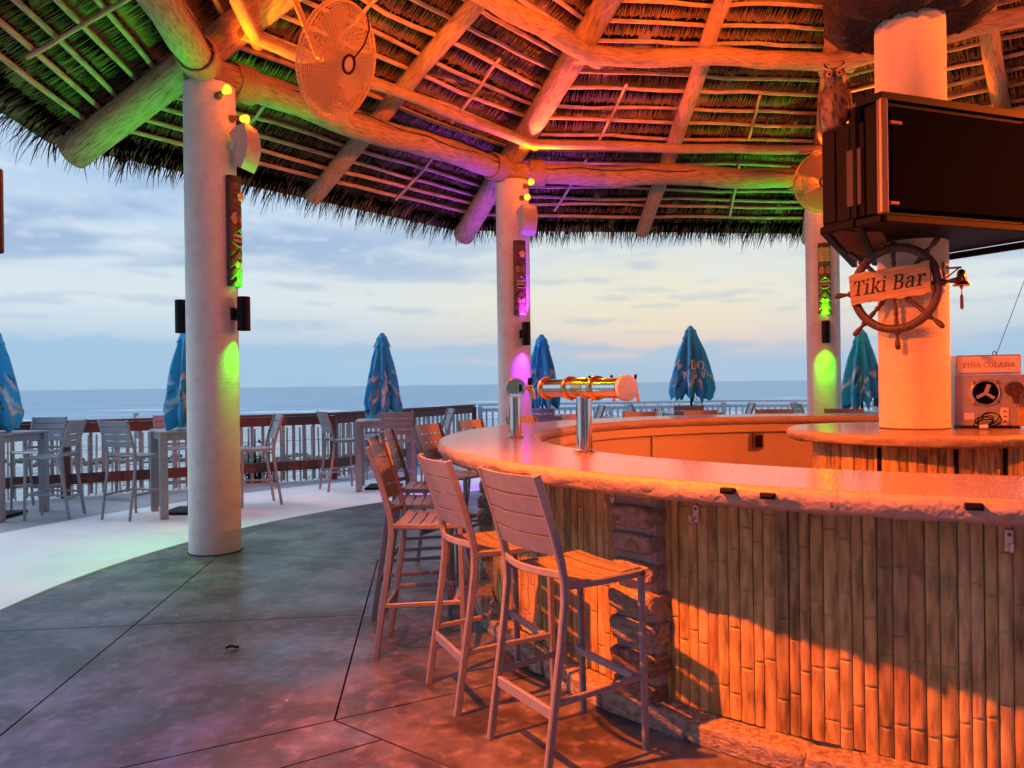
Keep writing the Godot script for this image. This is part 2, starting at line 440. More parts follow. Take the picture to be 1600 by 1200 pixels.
	for q in [["green", Color(0.25, 1.0, 0.05)], ["emerald", Color(0.08, 1.0, 0.12)], ["purple", Color(0.62, 0.2, 1.0)]]:
		var g := mat(q[1], 0.3)
		g.emission_enabled = true; g.emission = q[1]; g.emission_energy_multiplier = 2.0
		M["lens_" + q[0]] = g
	# sand, sea, plants
	M.sand = tri_mat(ntex(0.01, [[0.0, L(0.42, 0.41, 0.39)], [0.5, L(0.58, 0.57, 0.55)], [1.0, L(0.68, 0.67, 0.65)]], 70), Vector3(0.12, 0.12, 0.12), 0.95, true, bump(0.03, 10.0, 71), 0.9)
	M.sea = tri_mat(ntex(0.008, [[0.0, L(0.15, 0.28, 0.38)], [0.5, L(0.22, 0.37, 0.47)], [1.0, L(0.38, 0.54, 0.62)]], 72), Vector3(0.006, 0.02, 0.03), 0.3, true, bump(0.02, 12.0, 73, 5), 0.4)
	M.sea.metallic_specular = 0.25
	M.foam = tri_mat(ntex(0.02, [[0.0, L(0.55, 0.62, 0.64)], [1.0, L(0.8, 0.84, 0.85)]], 74), Vector3(0.2, 0.2, 0.2), 0.9)
	M.rock = mat(L(0.16, 0.14, 0.12), 0.95)

func floor_image() -> ImageTexture:
	var n := 1024
	var a := noise(0.006, 3, 6).get_seamless_image(n, n).get_data()
	var b := noise(0.035, 4, 5).get_seamless_image(n, n).get_data()
	var d := noise(0.0035, 6, 4).get_seamless_image(n, n).get_data()
	var out := PackedByteArray()
	out.resize(n * n * 3)
	for i in n * n:
		var x := a[i] / 255.0
		var y := b[i] / 255.0
		var z := d[i] / 255.0
		var g := 0.03 + 0.095 * smoothstep(0.3, 0.74, x * 0.72 + y * 0.28) + 0.05 * smoothstep(0.62, 0.85, y)
		g *= lerpf(0.7, 1.2, z)
		var w := clampf(x * 2.0 - 0.6, 0, 1)
		var c := Color(g * lerpf(1.02, 0.97, w), g * lerpf(0.93, 0.96, w), g * lerpf(0.99, 1.06, w)).linear_to_srgb()
		out[i * 3] = int(c.r * 255); out[i * 3 + 1] = int(c.g * 255); out[i * 3 + 2] = int(c.b * 255)
	# pale scuffs, chips and drips worn into the stain
	rng.seed = 77
	for k in 46:
		var cx := rng.randi_range(0, n - 1)
		var cy := rng.randi_range(0, n - 1)
		var ra := rng.randf_range(0.8, 4.5)
		var ang := rng.randf() * TAU
		var st := rng.randf_range(0.15, 0.5)
		var tone := rng.randf_range(0.32, 0.6)
		for yy in range(-14, 15):
			for xx in range(-14, 15):
				var u := xx * cos(ang) + yy * sin(ang)
				var v := (-xx * sin(ang) + yy * cos(ang)) / st
				var q := ((cy + yy + n) % n) * n + (cx + xx + n) % n
				if u * u + v * v < ra * ra * (b[q] / 100.0 - 0.5):
					var c := Color(tone, tone * 0.98, tone).linear_to_srgb()
					var f := 0.75
					out[q * 3] = int(lerpf(out[q * 3], c.r * 255, f)); out[q * 3 + 1] = int(lerpf(out[q * 3 + 1], c.g * 255, f)); out[q * 3 + 2] = int(lerpf(out[q * 3 + 2], c.b * 255, f))
	return ImageTexture.create_from_image(Image.create_from_data(n, n, false, Image.FORMAT_RGB8, out))

func oct(a: float, r: float) -> float:     # radius at plan angle a of the octagon whose corners lie at r on the hips
	var d := fposmod(a - HIP, 45.0) - 22.5
	return r * cos(deg_to_rad(22.5)) / cos(deg_to_rad(d))

func ground():
	var fl := Node3D.new()
	fl.name = "floor"
	add_child(fl)
	fl.set_meta("kind", "structure")
	var b := MB.new()
	var poly := PackedVector2Array()
	for k in 96:
		var p := ring(k * 3.75, 6.36, 0)
		poly.append(Vector2(p.x, p.z))
	b.prism(poly, -0.3, -0.014)
	put(fl, "slab_bed", b, M.joint)
	# concrete slabs with saw-cut joints
	var cuts := []
	for k in 16: cuts.append(HIP + 22.5 * k)
	for k in 16:
		var a0: float = cuts[k]
		var a1: float = cuts[k] + 22.5
		if k % 2 == 0:    # inside the first joint the slabs run from hip to hip
			inner_slab(fl, [a0, a0 + 22.5, a0 + 45.0], 0.4, 4.2)
		var mids := [[a0, a1]]
		if fposmod(213.0 - a0, 360.0) < 22.5: mids = [[a0, a0 + fposmod(213.0 - a0, 360.0)], [a0 + fposmod(213.0 - a0, 360.0), a1]]
		for q in mids:
			slab(fl, [ring(q[0], oct(q[0], 4.2), 0), ring(q[1], oct(q[1], 4.2), 0), ring(q[1], oct(q[1], 5.75), 0), ring(q[0], oct(q[0], 5.75), 0)])
		var rim := [ring(a0, oct(a0, 5.75), 0), ring(a1, oct(a1, 5.75), 0)]
		for i in 9: rim.append(ring(a1 - 22.5 * i / 8.0, 6.37, 0))
		slab(fl, rim)
	b = MB.new()
	var rows := []
	for q in [[6.37, -0.05], [6.372, -0.004], [6.376, 0.001], [6.392, 0.001], [6.396, -0.004], [6.398, -0.05]]:
		var row := PackedVector3Array()
		for k in 180: row.append(ring(k * 2, q[0], q[1]))
		rows.append(row)
	b.grid(rows, true, Vector3.UP, true)
	put(fl, "edge_strip", b, M.edge)
	# painted ring round the hut and the grey deck beyond it
	b = MB.new()
	for k in 120:
		var q := [ring(k * 3, 6.398, -0.016), ring(k * 3 + 3, 6.398, -0.016), ring(k * 3 + 3, 8.75, -0.016), ring(k * 3, 8.75, -0.016)]
		b.face(q, Vector3.UP)
	setting("painted_deck", b, M.deck_white)
	b = MB.new()
	var edge := PackedVector2Array()
	for q in [[-12, 7.6], [-9.66, 9.1], [-6.3, 10.9], [-2.94, 12.7], [-0.83, 16.8], [3.2, 17.3], [4.8, 17.7], [7.2, 16.6], [10.5, 13.5], [14, 8], [14, -6], [-12, -6]]:
		edge.append(Vector2(q[0], -q[1]) + Vector2(q[0] - CX, -q[1] + CD).normalized() * 0.12)
	b.prism(edge, -0.3, -0.022)
	setting("deck", b, M.deck_grey)
	# beach
	fn = noise(0.08, 90, 4)
	b = MB.new()
	var rowsb := []
	for i in 70:
		var d := 9.0 + 82.0 * pow(i / 69.0, 1.6)
		var row := PackedVector3Array()
		for j in 90:
			var x := -90.0 + 200.0 * j / 89.0
			var y := -0.75 - 1.75 * clampf((d - 12.0) / 72.0, 0, 1.2) + fn.get_noise_2d(x * 2.0, d * 2.0) * 0.35 * clampf((82.0 - d) / 40.0, 0.0, 1.0)
			y = minf(y, -0.5)
			row.append(V(x, y, d))
		rowsb.append(row)
	b.grid(rowsb, false, Vector3.UP, true)
	setting("beach", b, M.sand)
	# sea
	b = MB.new()
	var rws := []
	for i in 90:
		var d := 60.0 * pow(15000.0 / 60.0, i / 89.0)
		var row := PackedVector3Array()
		for j in 60:
			var x := (j / 59.0 - 0.5) * 3.2 * d
			row.append(V(x, -2.42, d))
		rws.append(row)
	b.grid(rws, false, Vector3.UP, true)
	setting("sea", b, M.sea)
	# breaking lines of surf, each a low ridge of foam
	b = MB.new()
	var nf := noise(0.05, 92, 3)
	for L_ in [[92.0, 1.4, 0.12], [101.0, 0.9, 0.2], [118.0, 0.9, 0.3], [140.0, 0.6, 0.34], [172.0, 0.5, 0.4]]:
		var ra := []
		for s in 5:
			ra.append(PackedVector3Array())
		for j in 400:
			var x: float = -160.0 + 360.0 * j / 399.0
			var g := nf.get_noise_2d(x * 0.5, L_[0] * 3.0)
			var on := smoothstep(L_[2] - 0.25, L_[2] + 0.1, g + 0.12)
			var d: float = L_[0] + nf.get_noise_2d(x * 0.3, L_[0]) * 5.0
			var w: float = L_[1] * (0.15 + on * (1.0 + nf.get_noise_2d(x * 4.0, 3.0)))
			for s in 5:
				ra[s].append(V(x, -2.43 + sin(PI * s / 4.0) * (0.02 + 0.22 * on), d + w * (s / 4.0 - 0.5) * 2.0))
		b.grid(ra, false, Vector3.UP, true)
	var fo := put(self, "surf", b, M.foam)
	fo.set_meta("kind", "stuff")
	tag(fo, "broken white lines of surf on the sea near the beach", "surf")
	# dark wrack line on the sand
	b = MB.new()
	rng.seed = 19
	for k in 420:
		var x := rng.randf_range(-30.0, 4.0)
		var d := 27.0 + jit(2.2) + sin(x * 0.4) * 1.2
		var y := -0.75 - 1.75 * (d - 12.0) / 72.0 + 0.12
		b.ball(V(x, y, d), Vector3(rng.randf_range(0.05, 0.28), rng.randf_range(0.03, 0.1), rng.randf_range(0.05, 0.2)), 6, 4)
	var wr := put(self, "seaweed_line", b, M.rock)
	wr.set_meta("kind", "stuff")
	tag(wr, "dark line of seaweed and debris on the white sand", "seaweed")

func slab(under: Node, p: Array):
	var poly := PackedVector2Array()
	for q in p: poly.append(Vector2(q.x, q.z))
	var ins := Geometry2D.offset_polygon(poly, -0.005)
	if ins.is_empty(): return
	var b := MB.new()
	b.prism(ins[0], -0.2, 0.0, Transform3D.IDENTITY, false)
	put(under, "slab", b, M.concrete)

func inner_slab(under: Node, a: Array, r0: float, r1: float):
	var p := []
	for q in a: p.append(ring(q, oct(q, r0), 0))
	for k in range(a.size() - 1, -1, -1): p.append(ring(a[k], oct(a[k], r1), 0))
	slab(under, p)

const PCOL := [[208.9, "white round column at the far left edge of the photo, mostly outside it"], [163.9, "thick white round column with green wall light, on the dark concrete left of the bar"], [118.9, "white round column with purple light on it, behind the beer taps"], [73.9, "white round column with green light on it, behind the ship wheel"], [28.9, "white round column on the far right side of the hut"], [343.9, "white round column on the right side near the camera"], [298.9, "white round column behind the right end of the bar front"], [253.9, "white round column close beside the camera"]]

func pcol(k: int) -> Vector3:
	var p := ring(PCOL[k][0], RC, 0)
	if k == 0: p += Vector3(0.015, 0, -0.02)
	return p

func columns():
	fn = noise(1.2, 33, 3)
	for k in 8:
		var t := thing("column", PCOL[k][1], "column", pcol(k), 0.0, "round columns of the tiki hut")
		var b := MB.new()
		b.lathe([Vector2(0.0, 4.27), Vector2(0.222, 4.27), Vector2(0.2275, 4.262), Vector2(0.228, 3.0), Vector2(0.2275, 1.5), Vector2(0.228, 0.012), Vector2(0.224, 0.001), Vector2(0.0, 0.001)], 48)
		put(t, "shaft", b, M.stucco)
	var ringj := MB.new()
	ringj.lathe([Vector2(0.229, 0.008), Vector2(0.236, 0.006), Vector2(0.24, 0.0015)], 40)
	for o in get_children():
		if String(o.name).begins_with("column"): put(o, "base_joint", ringj, M.joint)
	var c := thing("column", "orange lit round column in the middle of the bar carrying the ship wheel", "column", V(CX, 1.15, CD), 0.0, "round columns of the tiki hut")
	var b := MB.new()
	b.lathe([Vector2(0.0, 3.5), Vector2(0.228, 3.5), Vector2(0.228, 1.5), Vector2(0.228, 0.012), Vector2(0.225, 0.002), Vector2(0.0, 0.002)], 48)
	put(c, "shaft", b, M.stucco_lamp_tinted)
	# rough fibrous cap under the roof peak
	b = MB.new()
	var rows := []
	var nz := noise(3.0, 34, 4)
	for q in [[0.12, 2.9], [0.3, 2.87], [0.42, 2.84], [0.52, 2.88], [0.56, 2.98], [0.55, 3.2], [0.48, 3.5], [0.3, 3.9], [0.05, 4.1]]:
		var row := PackedVector3Array()
		for k in 64:
			var a := TAU * k / 64
			var g := nz.get_noise_3d(cos(a) * 2.4 * q[0] * 2.0, q[1] * 2.0, sin(a) * 2.4 * q[0] * 2.0)
			var am := smoothstep(0.2, 0.45, q[0])
			row.append(Vector3(cos(a) * (q[0] + g * 0.09 * am), q[1] + (g * 0.07 + 0.015 * sin(a * 9.0)) * am + 0.02 * sin(a + 2.0), sin(a) * (q[0] + g * 0.09 * am)))
		rows.append(row)
	b.grid(rows, true, Vector3(0, 3.3, 0))
	var cp := put(c, "cap", b, tri_mat(ntex(0.03, [[0.0, L(0.008, 0.006, 0.005)], [0.6, L(0.03, 0.022, 0.016)], [1.0, L(0.09, 0.068, 0.048)]], 80), Vector3(2, 2, 2), 0.95, true, bump(0.04, 10.0, 81), 1.0))
	cp.set_meta("label", "rough dark bark cap")

func log_path(a: Vector3, b: Vector3, seed_: int, wobble: float, n := 12) -> Array:
	var f := noise(1.0, seed_, 2)
	var p := []
	var d := (b - a)
	var s := d.cross(Vector3.UP).normalized()
	var u := s.cross(d).normalized()
	for i in n + 1:
		var t := float(i) / n
		var m := sin(PI * t)
		p.append(a + d * t + s * f.get_noise_2d(t * 2.0, 1.0) * wobble * m + u * f.get_noise_2d(t * 2.0, 9.0) * wobble * m)
	return p
func log_radii(r: float, seed_: int, n := 12, taper := 0.0) -> Array:
	var f := noise(1.5, seed_, 3)
	var q := []
	for i in n + 1:
		q.append(r * (1.0 + f.get_noise_1d(i * 0.35) * 0.09 - taper * i / n))
	return q
func hip_y(r: float) -> float:
	return YA - SL * r
func on_roof(k: int, rr: float, s: float, off: float) -> Vector3:    # a point of roof face k: rr plan radius along the hips, s across, off above the hip axes
	var a := ring(HIP + 45.0 * k, rr, hip_y(rr) + off)
	var b := ring(HIP + 45.0 * (k + 1), rr, hip_y(rr) + off)
	return a.lerp(b, s)

func roof():
	var t := thing("thatched_roof", "palm thatched roof of the round tiki hut on log rafters", "roof")
	rng.seed = 5
	# hips over the columns and lighter rafters between
	for k in 8:
		var a := HIP + 45.0 * k
		var b := MB.new()
		b.tube(log_path(ring(a, 7.42, hip_y(7.42)), ring(a, 0.25, hip_y(0.25)), 100 + k, 0.07, 16), log_radii(0.158, 120 + k, 16, 0.15), 18)
		put(t, "hip_rafter", b, M.log)
		b = MB.new()
		var c := cos(deg_to_rad(22.5))
		b.tube(log_path(ring(a + 22.5, 7.40 * c, hip_y(7.40) + 0.07), ring(a + 22.5, 0.35, hip_y(0.35 / c) + 0.07), 140 + k, 0.08, 16), log_radii(0.105, 160 + k, 16, 0.15), 14)
		put(t, "rafter", b, M.log)
		# beam from column to column
		b = MB.new()
		var p0 := pcol(k) + Vector3(0, 4.4, 0)
		var p1 := pcol((k + 1) % 8) + Vector3(0, 4.4, 0)
		var e := (p1 - p0).normalized() * 0.0
		b.tube(log_path(p0 + e, p1 - e, 180 + k, 0.07, 18), log_radii(0.142, 200 + k, 18), 18)
		put(t, "ring_beam", b, M.log)
		# rope lashings at both ends of the beam
		for q in [[p0, (p1 - p0).normalized(), 0.24], [p1, (p0 - p1).normalized(), 0.24]]:
			b = MB.new()
			var x: Vector3 = q[1].cross(Vector3.UP).normalized()
			var hel := []
			for i in 9 * 14 + 1:
				var w := TAU * i / 14.0
				hel.append(q[0] + q[1] * (q[2] + 0.023 * i / 14.0) + (x * cos(w) + Vector3.UP * sin(w)) * 0.168)
			b.tube(hel, 0.0135, 6, true)
			put(t, "rope_lashing", b, M.rope)
		# cable clipped along the inside of the beam
		b = MB.new()
		var wire := []
		var inward := (V(CX, 4.4, CD) - (p0 + p1) / 2).normalized()
		for i in 25:
			var u := 0.06 + 0.88 * i / 24.0
			wire.append(p0.lerp(p1, u) + inward * 0.142 + Vector3(0, 0.05 - 0.035 * absf(sin(u * PI * 5.0)), 0))
		b.tube(wire, 0.006, 5)
		put(t, "cable", b, M.black)
		# tie poles under the rafters
		var f0 := ring(a, 5.35, 4.66)
		var f1 := ring(a + 45.0, 5.35, 4.66)
		b = MB.new()
		var ex := (f1 - f0).normalized() * 0.14
		b.tube(log_path(f0 - ex, f1 + ex, 220 + k, 0.05, 12), log_radii(0.062, 240 + k, 12), 10)
		put(t, "tie_pole", b, M.log)
		f0 = ring(a, 3.95, 5.3); f1 = ring(a + 45.0, 3.95, 5.3)
		ex = (f1 - f0).normalized() * 0.2
		b = MB.new()
		b.tube(log_path(f0 - ex, f1 + ex, 260 + k, 0.06, 12), log_radii(0.105, 280 + k, 12), 12)
		put(t, "tie_beam", b, M.log)
	# battens
	for k in 8:
		var rr := 0.9
		var i := 0
		while rr < 7.36:
			var b := MB.new()
			var o := 0.215 + jit(0.008)
			b.tube(log_path(on_roof(k, rr + jit(0.03), 0.0, o), on_roof(k, rr + jit(0.03), 1.0, o), 300 + k * 40 + i, 0.05, 10), log_radii(0.026, 700 + k * 40 + i, 10), 7, true)
			put(t, "batten", b, M.pole)
			rr += 0.24 if rr < 6.6 else 0.19
			i += 1
		for s in [0.25, 0.75]:
			for q in [[6.15, 7.15], [4.85, 5.75]]:
				var b := MB.new()
				b.tube(log_path(on_roof(k, q[0] + jit(0.1), s + jit(0.02), 0.168), on_roof(k, q[1] + jit(0.1), s + jit(0.02), 0.168), 600 + k, 0.03, 5), 0.02, 7)
				put(t, "cross_pole", b, M.pole)
	thatch(t)

func blade(b: MB, p0: Vector3, d0: Vector3, d1: Vector3, side: Vector3, w: float, n: int, col: Color):
	# a leaf that starts along d0 and ends along d1
	var p := p0
	var nrm := side.cross(d0).normalized()
	for i in n:
		var u0 := float(i) / n
		var u1 := float(i + 1) / n
		var q := p + d0.lerp(d1, (u0 + u1) / 2) / n
		var w0 := w * (1.0 - 0.85 * u0 * u0) / 2
		var w1 := w * (1.0 - 0.85 * u1 * u1) / 2
		b.v.append(p - side * w0); b.v.append(p + side * w0); b.v.append(q + side * w1)
		b.v.append(p - side * w0); b.v.append(q + side * w1); b.v.append(q - side * w1)
		for z in 6:
			b.n.append(nrm); b.t.append(Vector2.ZERO); b.c.append(col)
		p = q

func straw() -> Color:
	var u := rng.randf()
	var c := Color(0.09, 0.06, 0.03).lerp(Color(0.36, 0.25, 0.13), u * u)
	if rng.randf() < 0.07: c = Color(0.28, 0.22, 0.13)
	return c

func thatch(t: Node):
	rng.seed = 8
	var nz := noise(0.9, 60, 4)
	var dens := noise(1.6, 61, 3)
	for k in 8:
		# underside of the leaves, and the weathered outside over it
		var b := MB.new()
		var rows := []
		for i in 64:
			var rr := 0.05 + 7.65 * i / 63.0
			var row := PackedVector3Array()
			for j in 41:
				var p := on_roof(k, rr, j / 40.0, 0.30)
				row.append(p + Vector3(0, nz.get_noise_3d(p.x * 1.7, p.y * 3.0, p.z * 1.7) * 0.07, 0))
			rows.append(row)
		b.grid(rows, false, Vector3.DOWN, true, 3.0, 7.0)
		put(t, "thatch_lining", b, M.thatch)
		b = MB.new()
		rows = []
		for i in 24:
			var rr := 7.72 * i / 23.0
			var row := PackedVector3Array()
			for j in 25:
				var p := on_roof(k, rr, j / 24.0, 0.55 - 0.12 * i / 23.0)
				row.append(p + Vector3(0, nz.get_noise_3d(p.x * 2.0, 4.0, p.z * 2.0) * 0.09, 0))
			rows.append(row)
		var lip := PackedVector3Array()
		for j in 25: lip.append(on_roof(k, 7.70, j / 24.0, 0.28))
		rows.append(lip)
		b.grid(rows, false, Vector3.UP, true, 3.0, 7.0)
		put(t, "thatch_cover", b, M.thatch)
		# leaf ends folded over each batten
		b = MB.new()
		var across := (on_roof(k, 5.0, 1.0, 0) - on_roof(k, 5.0, 0.0, 0)).normalized()
		var down := (on_roof(k, 6.0, 0.5, 0) - on_roof(k, 5.0, 0.5, 0)).normalized()
		var rr := 0.9
		while rr < 7.45:
			var width := 0.765 * rr
			var x := 0.0
			while x < width:
				var s := x / width
				var g := dens.get_noise_3d(x * 1.3, rr * 5.0, k * 7.0)
				if g > -0.42:
					var p := on_roof(k, rr + jit(0.015), s, 0.252 + jit(0.012))
					var long := 0.18 + g * 0.06 + jit(0.03)
					var d0 := down * long
					blade(b, p, d0 + Vector3(0, -0.012, 0), d0 + Vector3(0, -0.03 + jit(0.02), 0) + across * jit(0.03), across, rng.randf_range(0.012, 0.026), 1, Color(0.15, 0.105, 0.055).lerp(Color(0.48, 0.35, 0.19), rng.randf()))
				x += rng.randf_range(0.008, 0.022)
			rr += 0.24 if rr < 6.6 else 0.19
		var f := put(t, "thatch_leaf_ends", b, M.blade)
		f.set_meta("kind", "stuff")
		# ragged fringe along the eaves
		b = MB.new()
		var w2 := 0.765 * 7.7
		for layer in 4:
			var x := 0.0
			while x < w2:
				var s := x / w2
				var g := dens.get_noise_3d(x * 2.6, layer * 11.0, k * 5.0)
				var h := dens.get_noise_3d(x * 8.0, layer * 3.0, k * 5.0 + 50.0)
				if h > -0.16:
					var r0 := 7.42 + 0.09 * layer + jit(0.05)
					var p := on_roof(k, r0, s, 0.27 + 0.05 * layer + jit(0.02))
					var long := (0.33 if layer > 1 else 0.26) * (1.0 + g * 0.7) + rng.randf() * 0.14
					var fall := rng.randf_range(0.5, 0.95)
					var d0 := (down + across * jit(0.22)).normalized() * long
					var d1 := ((down * (1.0 - fall) + Vector3.DOWN * fall) + across * jit(0.3)).normalized() * long
					blade(b, p, d0, d1, across, rng.randf_range(0.009, 0.024), 4, straw())
				x += rng.randf_range(0.009, 0.034)
		f = put(t, "eave_fringe", b, M.blade)
		f.set_meta("kind", "stuff")
		f.set_meta("label", "ragged hanging fringe of dry palm leaves")

func railing(label: String, pts: Array, mats: Array, step: float, wb: float, called: String, cap: bool):
	var t := thing(called, label, "railing")
	for i in pts.size():
		var p: Vector3 = pts[i]
		var b := MB.new()
		b.box(Transform3D(Basis.IDENTITY, p + Vector3(0, 0.5, 0)), Vector3(0.1, 1.04, 0.1), 0.006)
		put(t, "post", b, mats[0])
		if i == pts.size() - 1: break
		var q: Vector3 = pts[i + 1]
		var e := (q - p).normalized()
		var o := e.cross(Vector3.UP) * 0.06
		b = MB.new()
		b.bar(p + Vector3(0, 1.05, 0) - e * 0.05, q + Vector3(0, 1.05, 0) - e * 0.052, 0.15 if cap else 0.08, 0.04)
		put(t, "top_rail", b, mats[0])
		b = MB.new()
		b.bar(p + e * 0.053 + Vector3(0, 0.955 if cap else 0.94, 0), q - e * 0.053 + Vector3(0, 0.955 if cap else 0.94, 0), 0.04, 0.14 if cap else 0.06)
		put(t, "upper_board", b, mats[0])
		b = MB.new()
		b.bar(p + e * 0.053 + Vector3(0, 0.24 if cap else 0.12, 0), q - e * 0.053 + Vector3(0, 0.24 if cap else 0.12, 0), 0.04, 0.15 if cap else 0.06)
		put(t, "lower_board", b, mats[0])
		var n := int((q - p).length() / step)
		for k in range(1, n):
			var c := p.lerp(q, float(k) / n)
			b = MB.new()
			if cap:
				c -= o * 0.75
				b.box(Transform3D(Basis(Vector3.UP, -atan2(e.z, e.x)), c + Vector3(jit(0.006), 0.5, 0)), Vector3(wb, 0.98, wb * 0.8), 0.003)
			else:
				b.box(Transform3D(Basis(Vector3.UP, -atan2(e.z, e.x)), c + Vector3(0, 0.53, 0)), Vector3(wb, 0.76, wb), 0.003)
			put(t, "baluster", b, mats[1])

func rails():
	rng.seed = 31
	railing("dark red wooden railing with weathered balusters along the left deck edge", [V(-9.66, 0, 9.1), V(-7.98, 0, 10.0), V(-6.3, 0, 10.9), V(-4.62, 0, 11.8), V(-2.94, 0, 12.7), V(-1.9, 0, 14.7), V(-0.83, 0, 16.8)], [M.rail, M.baluster], 0.15, 0.045, "wooden_railing", true)
	railing("pale grey picket railing along the deck edge behind the bar", [V(-0.7, 0, 16.95), V(0.9, 0, 17.1), V(2.6, 0, 17.2), V(4.8, 0, 17.6), V(6.2, 0, 17.0), V(7.6, 0, 16.2), V(10.2, 0, 13.7)], [M.rail_white, M.rail_white], 0.13, 0.04, "picket_railing", false)
	# thin slat fence standing on the sand below the deck
	var t := thing("sand_fence", "pale thin slat sand fence on the beach behind the dark red railing", "fence")
	var pts := [V(-12.5, -0.9, 10.2), V(-7.0, -0.9, 12.1), V(-3.4, -0.9, 14.0), V(-1.8, -0.9, 17.5)]
	for i in pts.size() - 1:
		var n := int((pts[i + 1] - pts[i]).length() / 0.11)
		for k in n:
			var c: Vector3 = pts[i].lerp(pts[i + 1], (k + jit(0.15)) / n)
			var b := MB.new()
			b.box(Transform3D(Basis(Vector3.FORWARD, jit(0.03)), c + Vector3(0, 0.86 + jit(0.02), 0)), Vector3(0.03, 1.66, 0.012), 0.002)
			put(t, "slat", b, M.fence)
	for i in pts.size() - 1:
		for h in [0.35, 0.9, 1.45]:
			var b := MB.new()
			b.tube([pts[i] + Vector3(0, h, 0.01), pts[i + 1] + Vector3(0, h, 0.01)], 0.004, 5)
			put(t, "wire", b, M.rust)

func plants():
	rng.seed = 44
	# dune grass beyond the railing
	var b := MB.new()
	for k in 700:
		var x := rng.randf_range(-13.0, 0.5)
		var line := 11.9 + (x + 6.3) * 0.536 if x < -2.94 else 12.7 + (x + 2.94) * 1.95
		var d := line + rng.randf_range(0.5, 5.0)
		var y := -0.95
		for j in rng.randi_range(4, 9):
			var a := rng.randf() * TAU
			var dir := Vector3(cos(a), 0, sin(a))
			var h := rng.randf_range(0.25, 0.75)
			var c := Color(0.09, 0.1, 0.045).lerp(Color(0.3, 0.26, 0.15), rng.randf())
			blade(b, V(x, y, d) + dir * 0.04, Vector3(0, h, 0) + dir * 0.1 * h, Vector3(0, h * 0.7, 0) + dir * h * rng.randf_range(0.3, 0.9), dir.cross(Vector3.UP), 0.012, 3, c)
	var g := put(self, "dune_grass", b, M.blade)
	g.set_meta("kind", "stuff")
	tag(g, "sparse dry dune grass on the sand below the left railing", "grass")
	# leafy shrubs
	for q in [[2.6, 18.6, 0.95, "low leafy green shrub behind the pale railing below the closed umbrella"], [3.9, 18.5, 0.55, "small green shrub tuft right of the umbrella behind the pale railing"], [-4.35, 13.0, 0.6, "dark spiky shrub behind the dark red railing beside the white column"]]:
		var t := thing("shrub", q[3], "shrub", V(q[0], -0.9, q[1]), 0.0, "shrubs beyond the deck")
		var stem := MB.new()
		var lf := MB.new()
		for k in 26:
			var a := rng.randf() * TAU
			var dir := Vector3(cos(a), 0, sin(a)) * rng.randf_range(0.1, q[2])
			var top := Vector3(0, rng.randf_range(1.2, 2.05 if q[2] < 0.9 else 1.95), 0) + dir
			if q[0] < 0: top.y -= 0.35
			stem.tube([dir * 0.2, dir * 0.5 + Vector3(0, top.y * 0.5, 0), top], [0.02, 0.014, 0.006], 5)
			for j in 46:
				var u := rng.randf_range(0.35, 1.0)
				var p := (dir * 0.2).lerp(top, u) + Vector3(jit(0.12), jit(0.1), jit(0.12))
				var w := rng.randf() * TAU
				var ld := Vector3(cos(w), rng.randf_range(-0.2, 0.8), sin(w)).normalized() * rng.randf_range(0.1, 0.2)
				blade(lf, p, ld, ld * 0.8 + Vector3(0, -0.05, 0), ld.cross(Vector3.UP).normalized(), 0.035, 2, Color(0.03, 0.06, 0.022).lerp(Color(0.09, 0.13, 0.05), rng.randf()))
		put(t, "stem", stem, M.rock)
		put(t, "foliage", lf, M.blade)
	# marker post on the beach
	var t := thing("marker_post", "small pale marker post on the beach above the left railing", "post", V(-24.3, -2.2, 50.0))
	b = MB.new()
	b.box(Transform3D(Basis.IDENTITY, Vector3(0, 1.0, 0)), Vector3(0.26, 2.3, 0.2), 0.02)
	put(t, "stake", b, M.baluster)
	b = MB.new()
	b.box(Transform3D(Basis.IDENTITY, Vector3(0.2, 1.6, 0.12)), Vector3(0.3, 0.7, 0.04), 0.01)
	put(t, "plate", b, M.cream)

func building():
	# unseen hotel added behind the camera to keep sky off the bar front
	var t := thing("added_hotel", "unseen hotel building added behind the camera to shade the bar front", "building", V(2.0, 0, -10.0))
	var b := MB.new()
	b.box(Transform3D(Basis.IDENTITY, Vector3(0, 3.4, 3.0)), Vector3(44, 6.8, 6.0), 0.02)
	put(t, "wall", b, M.plaster)
	b = MB.new()
	b.box(Transform3D(Basis.IDENTITY, Vector3(0, 6.95, 2.9)), Vector3(45, 0.3, 6.6), 0.02)
	put(t, "roof", b, M.plaster)
	for f in 2:
		for k in 9:
			b = MB.new()
			b.box(Transform3D(Basis.IDENTITY, Vector3(-18.0 + 4.5 * k, 1.4 + 3.1 * f, 0.0)), Vector3(2.2, 2.1, 0.06), 0.01)
			var w := put(t, "window", b, M.white)
			for s in [-1.0, 1.0]:
				b = MB.new()
				b.box(Transform3D(Basis.IDENTITY, Vector3(-18.0 + 4.5 * k + 0.53 * s, 1.4 + 3.1 * f, -0.036)), Vector3(0.96, 1.9, 0.02), 0.004)
				put(w, "pane", b, M.screen)

